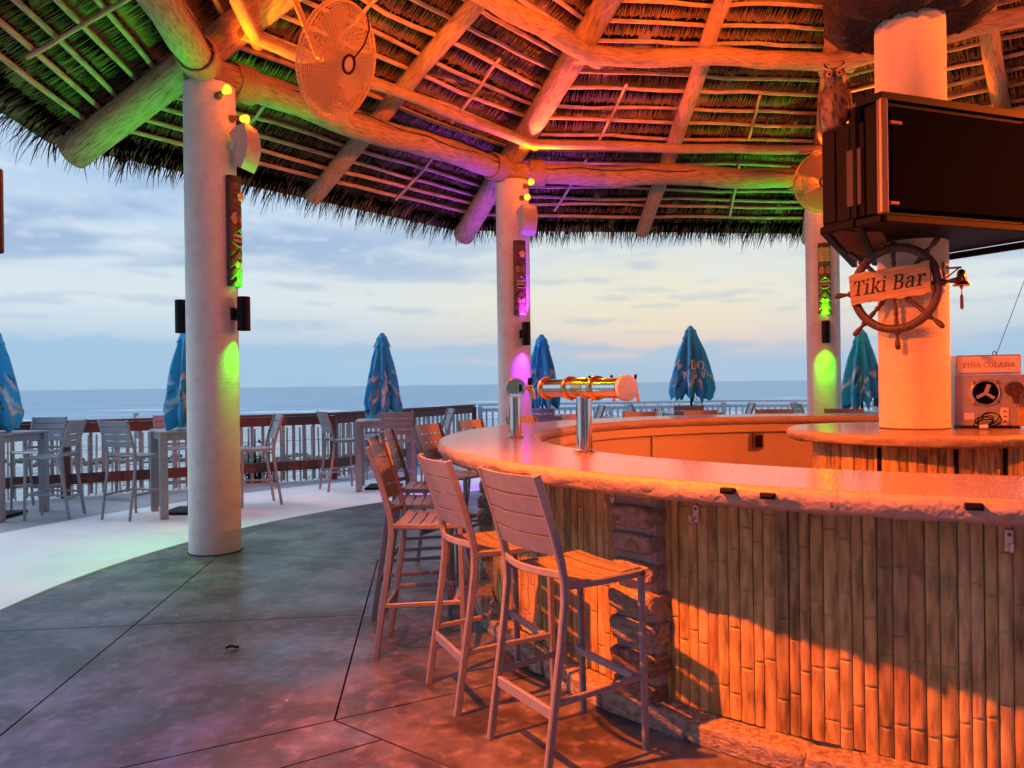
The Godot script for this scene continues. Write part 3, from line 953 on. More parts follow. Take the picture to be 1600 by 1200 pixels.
func counter_ring(r0: float, r1: float, top: float, thick: float, seg: int, seed_: int, solid := false) -> Array:
	# a stone counter with chiselled edges, about the bar's centre
	var f := noise(4.0, seed_, 3)
	var g := noise(11.0, seed_ + 1, 3)
	var rim := func(list: Array, sgn: float) -> MB:
		var b := MB.new()
		var rows := []
		for q in list:
			var row := PackedVector3Array()
			for k in seg:
				var a := 360.0 * k / seg
				var p := ring(a, q[0], top + q[1])
				var h := f.get_noise_3d(p.x, p.y * 3.0, p.z)
				var facet: float = floorf((h + 1.0) * 6.0) / 6.0 - 1.0
				var d: float = (h * 0.4 + facet * 0.6) * 0.016 + g.get_noise_3d(p.x, p.y * 2.0, p.z) * 0.005
				p += rad(a) * d * q[2] * sgn
				if q[1] < -thick * 0.9: p.y += h * 0.012 * q[2]
				row.append(p)
			rows.append(row)
		b.grid(rows, true, Vector3.UP, true)
		return b
	var out := []
	var flat := [[r1 - 0.02, -0.0005, 0.15], [(r0 + r1) / 2, 0.0, 0.0]]
	flat.append([r0 + 0.02, -0.0005, 0.0] if not solid else [0.01, 0.0, 0.0])
	out.append(rim.call(flat, 1.0))
	out.append(rim.call([[r1 - 0.021, -0.0008, 0.15], [r1 - 0.01, -0.005, 0.5], [r1, -thick * 0.22, 1.0], [r1 + 0.004, -thick * 0.42, 1.0], [r1 - 0.002, -thick * 0.62, 1.0], [r1 - 0.01, -thick * 0.82, 1.0], [r1 - 0.02, -thick, 0.7], [r1 - 0.08, -thick, 0.1], [r0 + 0.05 if not solid else 0.3, -thick, 0.0]], 1.0))
	if not solid:
		out.append(rim.call([[r0 + 0.021, -0.0008, 0.0], [r0 + 0.01, -0.005, 0.4], [r0, -thick * 0.25, 1.0], [r0 - 0.004, -thick * 0.6, 1.0], [r0 + 0.012, -thick * 0.95, 1.0], [r0 + 0.06, -thick, 0.2]], -1.0))
	return out

func counter(t: Node, list: Array):
	put(t, "countertop", list[0], M.counter)
	put(t, "chiselled_edge", list[1], M.chisel)
	if list.size() > 2: put(t, "inner_edge", list[2], M.chisel)

var cane_meshes := []
func cane_strip(h: float, w: float, seed_: int) -> ArrayMesh:
	# split bamboo: a bowed slat with raised nodes, base at the origin, bowed towards +z
	var r := RandomNumberGenerator.new()
	r.seed = seed_
	var b := MB.new()
	var nodes := []
	var y := r.randf_range(0.04, 0.32)
	while y < h - 0.03:
		nodes.append(y)
		y += r.randf_range(0.2, 0.36)
	var ys := [0.0]
	for q in nodes:
		for o in [-0.012, -0.005, -0.0016, 0.0016, 0.006, 0.014]:
			if q + o > ys[-1] + 0.0005: ys.append(q + o)
	ys.append(h)
	var rows := []
	for yy in ys:
		var k := 0.0
		for q in nodes:
			var u := absf(yy - q)
			if u < 0.002: k = -0.0065
			elif u < 0.008: k = maxf(k, 0.0028)
		var row := PackedVector3Array()
		for j in 7:
			var x := (j / 6.0 - 0.5)
			var bow := (1.0 - pow(absf(x) * 2.0, 2.6))
			row.append(Vector3(x * (w + k * 0.4), yy, 0.004 + bow * (0.006 + k * 0.75)))
		rows.append(row)
	b.grid(rows, false, Vector3.BACK, true)
	b.face([Vector3(-w / 2, 0, 0.004), Vector3(-w / 2, h, 0.004), Vector3(-w / 2, h, -0.004), Vector3(-w / 2, 0, -0.004)], Vector3.LEFT)
	b.face([Vector3(w / 2, 0, 0.004), Vector3(w / 2, h, 0.004), Vector3(w / 2, h, -0.004), Vector3(w / 2, 0, -0.004)], Vector3.RIGHT)
	return b.mesh()

func cane_wall(under: Node, r: float, y0: float, h: float, a0: float, a1: float, w: float):
	var widths := [w * 0.84, w * 0.95, w, w * 1.06, w * 1.15]
	var kinds := []
	for k in 25: kinds.append(cane_strip(h, widths[k % 5] - 0.0034, 900 + k))
	var at := 0.0
	var full := deg_to_rad(a1 - a0) * r
	while at < full - w * 0.5:
		var q := rng.randi() % 25
		var a := a0 + rad_to_deg((at + widths[q % 5] / 2) / r)
		at += widths[q % 5]
		var z := rad(a)
		var lean := jit(0.003)
		var xf := Transform3D(Basis(Vector3.UP.cross(z), Vector3.UP, z).rotated(z, lean), ring(a, r + jit(0.003), y0 + jit(0.006)))
		put(under, "bamboo_strip", kinds[q], M["cane%d" % (rng.randi() % 6)], xf)

func cyl_wall(r0: float, r1: float, y0: float, y1: float, a0 := 0.0, a1 := 360.0, seg := 120) -> MB:
	var b := MB.new()
	for q in [[r1, 1.0], [r0, -1.0]]:
		var rows := []
		for y in [y0, (y0 + y1) / 2, y1]:
			var row := PackedVector3Array()
			for k in seg + 1: row.append(ring(a0 + (a1 - a0) * k / seg, q[0], y))
			rows.append(row)
		b.grid(rows, false, rad(a0 + (a1 - a0) * 0.5) * q[1], true)
	return b

func boulder(size: Vector3, seed_: int, sq := 0.55) -> MB:
	# a roughly dressed block
	var b := MB.new()
	var f := noise(1.3, seed_, 4)
	var rows := []
	for i in 15:
		var a := PI * i / 14
		var row := PackedVector3Array()
		for k in 26:
			var c := TAU * k / 26
			var p := Vector3(sin(a) * cos(c), cos(a), sin(a) * sin(c))
			p = Vector3(signf(p.x) * pow(absf(p.x), sq), signf(p.y) * pow(absf(p.y), sq), signf(p.z) * pow(absf(p.z), sq))
			var nv := f.get_noise_3d(p.x * 1.6, p.y * 1.6, p.z * 1.6)
			p *= 1.0 + (nv * 0.5 + floorf(nv * 5.0) / 5.0 * 0.5) * 0.1
			row.append(p * size / 2)
		rows.append(row)
	b.grid(rows, true, Vector3.ZERO)
	return b

func the_bar():
	rng.seed = 12
	var t := thing("round_bar", "round bar with pale chiselled stone counter and split bamboo front", "bar")
	counter(t, counter_ring(2.68, 3.38, BAR, 0.085, 900, 400))
	put(t, "wall", cyl_wall(2.74, 2.985, 0.001, BAR - 0.084), M.panel)
	# hem board under the inner edge
	put(t, "apron", cyl_wall(2.70, 2.738, BAR - 0.16, BAR - 0.082, 0, 360), M.panel)
	for q in [[168.0, 0.02], [121.0, 0.02], [74.0, 0.02], [27.0, 0.02]]:
		put(t, "panel_batten", cyl_wall(2.725, 2.739, 0.05, BAR - 0.165, q[0], q[0] + 1.2, 3), M.panel)
	cane_wall(t, 3.0, 0.09, BAR - 0.17, 152.0, 302.0, 0.049)
	var b := MB.new()
	var kind := cane_strip(BAR - 0.17, 0.05, 990)
	var am := kind.surface_get_arrays(0)
	var st := SurfaceTool.new()
	st.begin(Mesh.PRIMITIVE_TRIANGLES)
	for k in 205:
		var a := 302.0 + (k + 0.5) * 210.0 / 205
		var z := rad(a)
		st.append_from(kind, 0, Transform3D(Basis(Vector3.UP.cross(z), Vector3.UP, z), ring(a, 3.0, 0.09)))
	var rest := put(t, "bamboo_cladding", st.commit(), M.cane1)
	rest.set_meta("kind", "stuff")
	# stacked stone piers
	for a in [131.1, 176.1, 221.1, 266.1]:
		var pier := MB.new()
		var z := rad(a)
		var bs := Basis(Vector3.UP.cross(z), Vector3.UP, z)
		pier.box(Transform3D(bs, ring(a, 3.03, 0.545)), Vector3(0.235, 0.97, 0.115), 0.02)
		var core := put(t, "stone_pier", pier, M.mortar)
		core.set_meta("label", "pier of stacked brown stones in grey mortar")
		var y := 0.085
		var row := 0
		while y < 0.96:
			var h := rng.randf_range(0.078, 0.115)
			if y + h > 1.03: h = 1.03 - y
			var s := boulder(Vector3(0.255 + jit(0.02), h, 0.15 + jit(0.02)), 500 + row + int(a), 0.36)
			put(core, "stone", s, [M.stone, M.stone_brown, M.stone_pale, M.stone][rng.randi() % 4], Transform3D(bs.rotated(z, jit(0.03)), ring(a, 3.05 + jit(0.008), y + h / 2) + bs.x * jit(0.008)))
			y += h + rng.randf_range(0.022, 0.036)
			row += 1
	# kerb of rough stones at the foot
	var n := 19
	for k in n:
		var a := 140.0 + 165.0 * (k + 0.5) / n
		var z := rad(a)
		var s := boulder(Vector3(0.5 + jit(0.012), 0.1 + jit(0.008), 0.14 + jit(0.01)), 560 + k, 0.3)
		put(t, "kerb_stone", s, M.stone, Transform3D(Basis(Vector3.UP.cross(z), Vector3.UP, z).rotated(Vector3.UP, jit(0.06)), ring(a, 3.07 + jit(0.006), 0.042)))
	# bag hooks under the counter
	for q in [[957, 783, "white bag hook left of the stone pier"], [1087, 803, "white bag hook just right of the stone pier"], [1577, 845, "white bag hook near the right edge of the photo"]]:
		var dirv := Vector3((q[0] - 800.0) / 1210.0, (600.0 - q[1]) / 1210.0, -1).rotated(Vector3.BACK, -0.0131)
		var p := hit_ring(dirv, 3.02)
		var a := rad_to_deg(atan2(-(p.z + CD), p.x - CX))
		var z := rad(a)
		var bs := Basis(Vector3.UP.cross(z), Vector3.UP, z)
		var hk := thing("bag_hook", q[2], "hook", p, 0.0, "bag hooks under the counter")
		hk.basis = bs
		var m := MB.new()
		m.box(Transform3D(Basis.IDENTITY, Vector3(0, 0, -0.002)), Vector3(0.026, 0.075, 0.008), 0.003)
		put(hk, "plate", m, M.white)
		m = MB.new()
		m.tube([Vector3(0, -0.012, 0), Vector3(0, -0.026, 0.02), Vector3(0, -0.03, 0.034), Vector3(0, -0.02, 0.046), Vector3(0, 0.0, 0.05)], 0.006, 8)
		put(hk, "hook", m, M.white)
		m = MB.new()
		m.lathe([Vector2(0, 0.004), Vector2(0.005, 0.003), Vector2(0.007, 0)], 10, Transform3D(Basis(Vector3.RIGHT, PI / 2), Vector3(0, 0.022, 0.002)))
		put(hk, "screw", m, M.rust)
	# black tabs set into the counter's edge
	for q in [[1136, 767, "black tab in the counter edge left of its twin above the bamboo"], [1199, 775, "black tab in the counter edge right of its twin above the bamboo"], [1522, 792, "single black tab in the counter edge near the right side"]]:
		var dirv := Vector3((q[0] - 800.0) / 1210.0, (600.0 - q[1]) / 1210.0, -1).rotated(Vector3.BACK, -0.0131)
		var p := hit_ring(dirv, 3.395)
		var a := rad_to_deg(atan2(-(p.z + CD), p.x - CX))
		var z := rad(a)
		var tb := thing("counter_tab", q[2], "tab", p, 0.0, "black tabs in the counter edge")
		tb.basis = Basis(Vector3.UP.cross(z), Vector3.UP, z)
		var m := MB.new()
		m.box(Transform3D(Basis.IDENTITY, Vector3(0, 0, -0.006)), Vector3(0.052, 0.022, 0.028), 0.003)
		put(tb, "plate", m, M.black)
		m = MB.new()
		m.box(Transform3D(Basis.IDENTITY, Vector3(0, 0.0, 0.009)), Vector3(0.036, 0.007, 0.006), 0.002)
		put(tb, "lip", m, M.black)
	# fittings on the inner wall
	var ob := thing("outlet_box", "dark box on the orange lit inner wall of the bar", "box", ring(hit_angle(1185, 2.68), 2.722, 0.86))
	ob.basis = Basis(Vector3.UP.cross(-rad(hit_angle(1185, 2.68))), Vector3.UP, -rad(hit_angle(1185, 2.68)))
	var m2 := MB.new()
	m2.box(Transform3D(Basis.IDENTITY, Vector3(0, 0, 0)), Vector3(0.11, 0.17, 0.07), 0.008)
	put(ob, "case", m2, M.rust)
	m2 = MB.new()
	m2.box(Transform3D(Basis.IDENTITY, Vector3(0, 0, 0.037)), Vector3(0.08, 0.13, 0.008), 0.004)
	put(ob, "cover", m2, M.black_wood)
	# sink tap behind the counter
	var fa := thing("sink_tap", "bent metal sink tap just behind the bar counter right of the beer tap", "tap", V(0.72, 0.0, 4.35))
	m2 = MB.new()
	m2.tube([Vector3(-0.05, 0.001, 0), Vector3(-0.05, 0.99, 0), Vector3(-0.02, 1.06, 0), Vector3(0.03, 1.075, 0), Vector3(0.1, 1.05, -0.02), Vector3(0.15, 0.99, -0.04)], 0.012, 8)
	put(fa, "spout", m2, M.chrome)
	m2 = MB.new()
	m2.bar(Vector3(-0.06, 0.98, 0.0), Vector3(0.2, 0.985, -0.05), 0.03, 0.016)
	put(fa, "handle", m2, M.chrome)

func hit_ring(dirv: Vector3, r: float) -> Vector3:      # where a line of sight first meets the cylinder of radius r about the bar's centre
	var o := Vector2(-CX, CD)
	var d := Vector2(dirv.x, dirv.z)
	var bq := o.dot(d)
	var a := d.dot(d)
	var cq := o.dot(o) - r * r
	var k := (-bq - sqrt(maxf(bq * bq - a * cq, 0.0))) / a
	return Vector3(0, 1.5, 0) + dirv * k
func hit_angle(px: float, r: float) -> float:           # plan angle where that column of the picture meets the far inside of the ring
	var dirv := Vector3((px - 800.0) / 1210.0, 0, -1)
	var o := Vector2(-CX, CD)
	var d := Vector2(dirv.x, dirv.z)
	var bq := o.dot(d)
	var a := d.dot(d)
	var k := (-bq + sqrt(maxf(bq * bq - a * (o.dot(o) - r * r), 0.0))) / a
	var p := dirv * k
	return rad_to_deg(atan2(-(p.z + CD), p.x - CX))

func island():
	rng.seed = 13
	var t := thing("bar_island", "round island with stone top and bamboo sides in the middle of the bar", "counter")
	counter(t, counter_ring(0.4, 0.855, 1.15, 0.075, 300, 420, true))
	put(t, "drum", cyl_wall(0.3, 0.66, 0.001, 1.078, 0, 360, 60), M.panel)
	cane_wall(t, 0.668, 0.01, 1.06, 0.0, 360.0, 0.05)
	for a in [225.0, 262.0, 290.0]:
		var s := MB.new()
		var z := rad(a)
		s.box(Transform3D(Basis(Vector3.UP.cross(z), Vector3.UP, z), ring(a, 0.686, 0.53)), Vector3(0.022, 1.05, 0.02), 0.004)
		put(t, "corner_batten", s, M.black_wood)

func beer_tower(label: String, p: Vector3, a: float, taps: int):
	# column with a drum across its top, along the counter
	var t := thing("beer_tower", label, "beer tap", p, 0.0, "chrome beer towers on the counter")
	var z := rad(a)                      # outward
	t.basis = Basis(Vector3.UP.cross(z), Vector3.UP, z)
	var b := MB.new()
	b.lathe([Vector2(0, 0.0), Vector2(0.062, 0.0), Vector2(0.062, 0.006), Vector2(0.05, 0.012), Vector2(0.043, 0.02), Vector2(0.042, 0.3), Vector2(0.047, 0.31)], 32)
	put(t, "post", b, M.chrome)
	b = MB.new()
	var ax := Transform3D(Basis(Vector3.BACK, PI / 2), Vector3(0, 0.35, 0))
	b.lathe([Vector2(0.0, -0.40), Vector2(0.05, -0.40), Vector2(0.0525, -0.395), Vector2(0.0525, 0.395), Vector2(0.05, 0.40), Vector2(0.0, 0.40)], 40, ax)
	put(t, "drum", b, M.chrome)
	for x in [-0.385, -0.13, 0.0, 0.13, 0.385]:
		b = MB.new()
		if x == 0.0:
			b.lathe([Vector2(0.053, -0.05), Vector2(0.0565, -0.048), Vector2(0.0565, 0.048), Vector2(0.053, 0.05)], 40, ax)
		else:
			b.lathe([Vector2(0.053, x - 0.014), Vector2(0.064, x - 0.012), Vector2(0.066, x), Vector2(0.064, x + 0.012), Vector2(0.053, x + 0.014)], 40, ax)
		put(t, "collar", b, M.brass)
	for s in [-1.0, 1.0]:
		b = MB.new()
		b.lathe([Vector2(0.0, 0.404 * s), Vector2(0.06, 0.404 * s), Vector2(0.065, 0.4 * s), Vector2(0.066, 0.385 * s)], 40, ax)
		put(t, "end_cap", b, M.steel if a > 190 else M.chrome)
	for k in taps:
		var x := -0.32 + 0.64 * k / maxf(taps - 1, 1)
		var f := put(t, "faucet", tap_shape(), M.brass, Transform3D(Basis(Vector3.UP, PI), Vector3(x, 0.35, -0.052)))
		b = MB.new()
		b.lathe([Vector2(0, 0.06), Vector2(0.007, 0.058), Vector2(0.008, 0.048), Vector2(0.005, 0.034), Vector2(0.006, 0.02), Vector2(0.004, 0.008)], 12, Transform3D(Basis(Vector3.RIGHT, 0.15), Vector3(0, 0.01, 0.05)))
		put(f, "handle", b, M.black_wood)

func tap_shape() -> ArrayMesh:
	var b := MB.new()
	b.tube([Vector3(0, 0, 0), Vector3(0, 0, 0.03), Vector3(0, 0, 0.06)], [0.016, 0.012, 0.013], 12)
	b.tube([Vector3(0, 0.014, 0.052), Vector3(0, -0.01, 0.055), Vector3(0, -0.04, 0.068), Vector3(0, -0.075, 0.074)], [0.012, 0.012, 0.0095, 0.008], 12)
	return b.mesh()

func stool_mesh(metal: Material):
	# bar chair in square aluminium tube: front along -z
	var t := Node3D.new()
	t.name = "pattern"
	for s in [-1.0, 1.0]:
		var b := MB.new()
		var p := []
		for q in [[0.0, 0.275], [0.25, 0.238], [0.5, 0.2], [0.66, 0.181], [0.74, 0.182], [0.82, 0.198], [0.95, 0.235], [1.06, 0.272], [1.155, 0.305]]:
			p.append(Vector3(0.212 * s, q[0], q[1]))
		b.strap(p, Vector3.RIGHT, 0.022, 0.034)
		put(t, "rear_leg", b, metal)
		b = MB.new()
		b.strap([Vector3(0.212 * s, 0, -0.215), Vector3(0.212 * s, 0.35, -0.208), Vector3(0.212 * s, 0.735, -0.2)], Vector3.RIGHT, 0.022, 0.03)
		put(t, "front_leg", b, metal)
		b = MB.new()
		b.strap([Vector3(0.212 * s, 0.722, -0.216), Vector3(0.212 * s, 0.718, 0.0), Vector3(0.212 * s, 0.722, 0.17)], Vector3.RIGHT, 0.022, 0.03)
		put(t, "side_rail", b, metal)
		b = MB.new()
		b.strap([Vector3(0.212 * s, 0.3, -0.196), Vector3(0.212 * s, 0.29, 0.02), Vector3(0.212 * s, 0.28, 0.222)], Vector3.RIGHT, 0.016, 0.026)
		put(t, "side_stretcher", b, metal)
	var b := MB.new()
	b.bar(Vector3(-0.2, 0.3, -0.17), Vector3(0.2, 0.3, -0.17), 0.028, 0.026)
	put(t, "foot_rest", b, metal)
	b = MB.new()
	b.bar(Vector3(-0.2, 0.24, 0.236), Vector3(0.2, 0.24, 0.236), 0.018, 0.045)
	put(t, "rear_stretcher", b, metal)
	# seat slats across, dished from front to back
	var edge := [[-0.225, 0.728], [-0.2, 0.742], [-0.14, 0.738], [-0.06, 0.727], [0.02, 0.724], [0.1, 0.729], [0.165, 0.742]]
	for k in 6:
		b = MB.new()
		var z0 := -0.225 + k * 0.0655
		var z1 := z0 + 0.0555
		var rows := []
		for j in 5:
			var z := lerpf(z0, z1, j / 4.0)
			rows.append([z, seat_y(z)])
		slat(b, rows, func(u, z, y): return Vector3(lerpf(-0.205, 0.205, u), y - 0.008 * sin(PI * u), z), 0.007)
		put(t, "seat_slat", b, metal)
	# rounded rail behind the seat
	b = MB.new()
	var arc := []
	for j in 11:
		var u := j / 10.0
		arc.append(Vector3(lerpf(-0.205, 0.205, u), 0.765, 0.19 + 0.045 * sin(PI * u)))
	b.strap(arc, Vector3.UP, 0.03, 0.012)
	put(t, "lower_back_rail", b, metal)
	# back slats, bowed
	for k in 4:
		b = MB.new()
		var y0 := 0.845 + k * 0.078
		var y1 := y0 + (0.069 if k < 3 else 0.074)
		var rows := []
		for j in 4:
			var y := lerpf(y0, y1, j / 3.0)
			rows.append([0.205 + (y - 0.85) * 0.325, y])
		slat(b, rows, func(u, z, y): return Vector3(lerpf(-0.204, 0.204, u), y + (0.0), z + 0.035 * sin(PI * u)), 0.009)
		put(t, "back_slat", b, metal)
	return t

func seat_y(z: float) -> float:
	var e := [[-0.226, 0.722], [-0.2, 0.744], [-0.14, 0.742], [-0.06, 0.731], [0.02, 0.727], [0.1, 0.731], [0.18, 0.744]]
	for i in e.size() - 1:
		if z <= e[i + 1][0]:
			return lerpf(e[i][1], e[i + 1][1], smoothstep(e[i][0], e[i + 1][0], z))
	return e[-1][1]

func slat(b: MB, prof: Array, f: Callable, th: float):
	# a bent plate with thickness: prof is a list of [z, y]; f(u, z, y) bends it
	var top := []
	var bot := []
	for i in prof.size():
		var q: Array = prof[i]
		var tg := Vector2(prof[mini(i + 1, prof.size() - 1)][0] - prof[maxi(i - 1, 0)][0], prof[mini(i + 1, prof.size() - 1)][1] - prof[maxi(i - 1, 0)][1]).normalized()
		var nr := Vector2(-tg.y, tg.x) * th
		var a := PackedVector3Array()
		var c := PackedVector3Array()
		for j in 9:
			a.append(f.call(j / 8.0, q[0], q[1]))
			c.append(f.call(j / 8.0, q[0] - nr.x, q[1] - nr.y))
		top.append(a); bot.append(c)
	var up: Vector3 = (top[1][4] - bot[1][4])
	b.grid(top, false, up, true)
	b.grid(bot, false, -up, true)
	var m := prof.size() - 1
	b.grid([top[0], bot[0]], false, top[0][4] - top[m][4], true)
	b.grid([top[m], bot[m]], false, top[m][4] - top[0][4], true)
	for j in [0, 8]:
		var e := []
		for i in m + 1: e.append(PackedVector3Array([top[i][j], bot[i][j]]))
		b.grid(e, false, top[0][j] - top[0][8 - j], true)

var stool0: Node3D
func seat_at(called: String, label: String, cat: String, x: float, d: float, fx: float, fd: float, group: String, y := 0.0):
	copy(stool0, called, label, cat, V(x, y, d), facing(fx, fd), group)

func seating():
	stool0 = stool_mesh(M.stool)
	var G := "aluminium bar stools round the bar"
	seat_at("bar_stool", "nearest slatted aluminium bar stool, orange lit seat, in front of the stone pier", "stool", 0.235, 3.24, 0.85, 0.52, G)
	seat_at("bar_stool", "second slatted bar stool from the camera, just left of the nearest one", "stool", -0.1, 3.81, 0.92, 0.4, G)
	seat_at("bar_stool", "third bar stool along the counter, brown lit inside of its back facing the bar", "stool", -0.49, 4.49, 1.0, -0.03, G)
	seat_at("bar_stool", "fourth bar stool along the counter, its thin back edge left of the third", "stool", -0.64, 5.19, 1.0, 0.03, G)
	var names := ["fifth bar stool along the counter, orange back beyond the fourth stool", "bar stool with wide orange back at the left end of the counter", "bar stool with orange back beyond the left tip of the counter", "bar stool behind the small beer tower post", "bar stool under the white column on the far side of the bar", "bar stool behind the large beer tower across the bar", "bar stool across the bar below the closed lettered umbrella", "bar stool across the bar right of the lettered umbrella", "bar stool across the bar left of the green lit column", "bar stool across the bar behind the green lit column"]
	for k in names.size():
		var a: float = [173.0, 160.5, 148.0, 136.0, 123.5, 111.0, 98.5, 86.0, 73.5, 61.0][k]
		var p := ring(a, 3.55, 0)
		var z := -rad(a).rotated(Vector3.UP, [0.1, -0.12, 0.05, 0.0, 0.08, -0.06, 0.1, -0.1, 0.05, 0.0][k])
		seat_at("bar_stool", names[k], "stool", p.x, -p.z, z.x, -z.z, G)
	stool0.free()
	# tall tables with their chairs
	stool0 = stool_mesh(M.aluminium)
	var C := "tall aluminium chairs at the deck tables"
	var y := -0.016
	table("tall square grey table at the left edge of the photo", -6.27, 9.36, -0.1)
	table("tall square grey table half hidden by the left white column", -3.95, 9.5, 0.57)
	table("tall square grey table under the closed umbrella left of the bar", -1.9, 11.5, 0.14)
	table("tall grey table behind the beer taps under a closed umbrella", 0.5, 12.35, 0.3)
	table("tall grey table under the lettered umbrella beyond the bar", 2.96, 12.8, 0.05)
	table("tall grey table under the umbrella left of the orange column", 5.42, 12.0, 0.4)
	seat_at("deck_chair", "tall chair seen from the side right of the leftmost table", "chair", -5.5, 9.24, -1.0, -0.12, C, y)
	seat_at("deck_chair", "tall chair behind the leftmost table with its back to the railing", "chair", -6.15, 10.02, 0.05, -1.0, C, y)
	seat_at("deck_chair", "tall chair showing its slatted back left of the white column", "chair", -4.5, 9.2, 0.35, 0.93, C, y)
	seat_at("deck_chair", "tall pale chair facing us behind the table at the white column", "chair", -4.5, 10.28, 0.5, -0.86, C, y)
	seat_at("deck_chair", "tall chair just right of the left white column by the railing", "chair", -3.33, 10.02, -0.86, -0.5, C, y)
	seat_at("deck_chair", "tall chair at the left side of the table beside the railing post", "chair", -2.52, 11.42, 0.86, 0.5, C, y)
	seat_at("deck_chair", "tall chair facing us behind the table under the left closed umbrella", "chair", -2.12, 12.25, 0.1, -1.0, C, y)
	seat_at("deck_chair", "tall mauve lit chair with its back to us before the umbrella table", "chair", -1.6, 10.85, -0.1, 1.0, C, y)
	seat_at("deck_chair", "tall chair at the right of the umbrella table, turned to the left", "chair", -1.22, 11.72, -0.9, -0.3, C, y)
	seat_at("deck_chair", "tall mauve chair with its back to us right of the purple lit column", "chair", 0.42, 11.65, 0.1, 1.0, C, y)
	seat_at("deck_chair", "tall chair at the right of the table behind the beer taps", "chair", 1.15, 12.5, -1.0, -0.1, C, y)
	seat_at("deck_chair", "tall chair with its back to us below the lettered umbrella", "chair", 2.75, 12.1, 0.2, 1.0, C, y)
	seat_at("deck_chair", "tall chair at the left of the lettered umbrella's table", "chair", 2.3, 13.0, 1.0, -0.1, C, y)
	seat_at("deck_chair", "tall chair at the right of the lettered umbrella's table", "chair", 3.65, 12.8, -1.0, 0.1, C, y)
	seat_at("deck_chair", "tall chair left of the umbrella table by the green lit column", "chair", 4.75, 12.15, 1.0, 0.0, C, y)
	seat_at("deck_chair", "tall chair with its back to us left of the orange column", "chair", 5.75, 11.35, -0.2, 1.0, C, y)
	stool0.free()

func table(label: String, x: float, d: float, turn: float):
	var t := thing("tall_table", label, "table", V(x, -0.016, d), turn, "tall square deck tables")
	var b := MB.new()
	for s in [-1.0, 1.0]:    # top with a hole for the umbrella
		b.box(Transform3D(Basis.IDENTITY, Vector3(0.2175 * s, 1.0, 0)), Vector3(0.385, 0.028, 0.82), 0.004)
		b.box(Transform3D(Basis.IDENTITY, Vector3(0, 1.0, 0.2175 * s)), Vector3(0.05, 0.028, 0.385), 0.001)
	put(t, "table_top", b, M.aluminium)
	for s in [-1.0, 1.0]:
		b = MB.new()
		b.box(Transform3D(Basis.IDENTITY, Vector3(0, 0.945, 0.365 * s)), Vector3(0.64, 0.075, 0.03), 0.003)
		put(t, "apron", b, M.aluminium)
		b = MB.new()
		b.box(Transform3D(Basis.IDENTITY, Vector3(0.365 * s, 0.945, 0)), Vector3(0.03, 0.075, 0.64), 0.003)
		put(t, "apron", b, M.aluminium)
		for s2 in [-1.0, 1.0]:
			b = MB.new()
			b.box(Transform3D(Basis.IDENTITY, Vector3(0.365 * s, 0.493, 0.365 * s2)), Vector3(0.085, 0.984, 0.085), 0.005)
			put(t, "leg", b, M.aluminium)

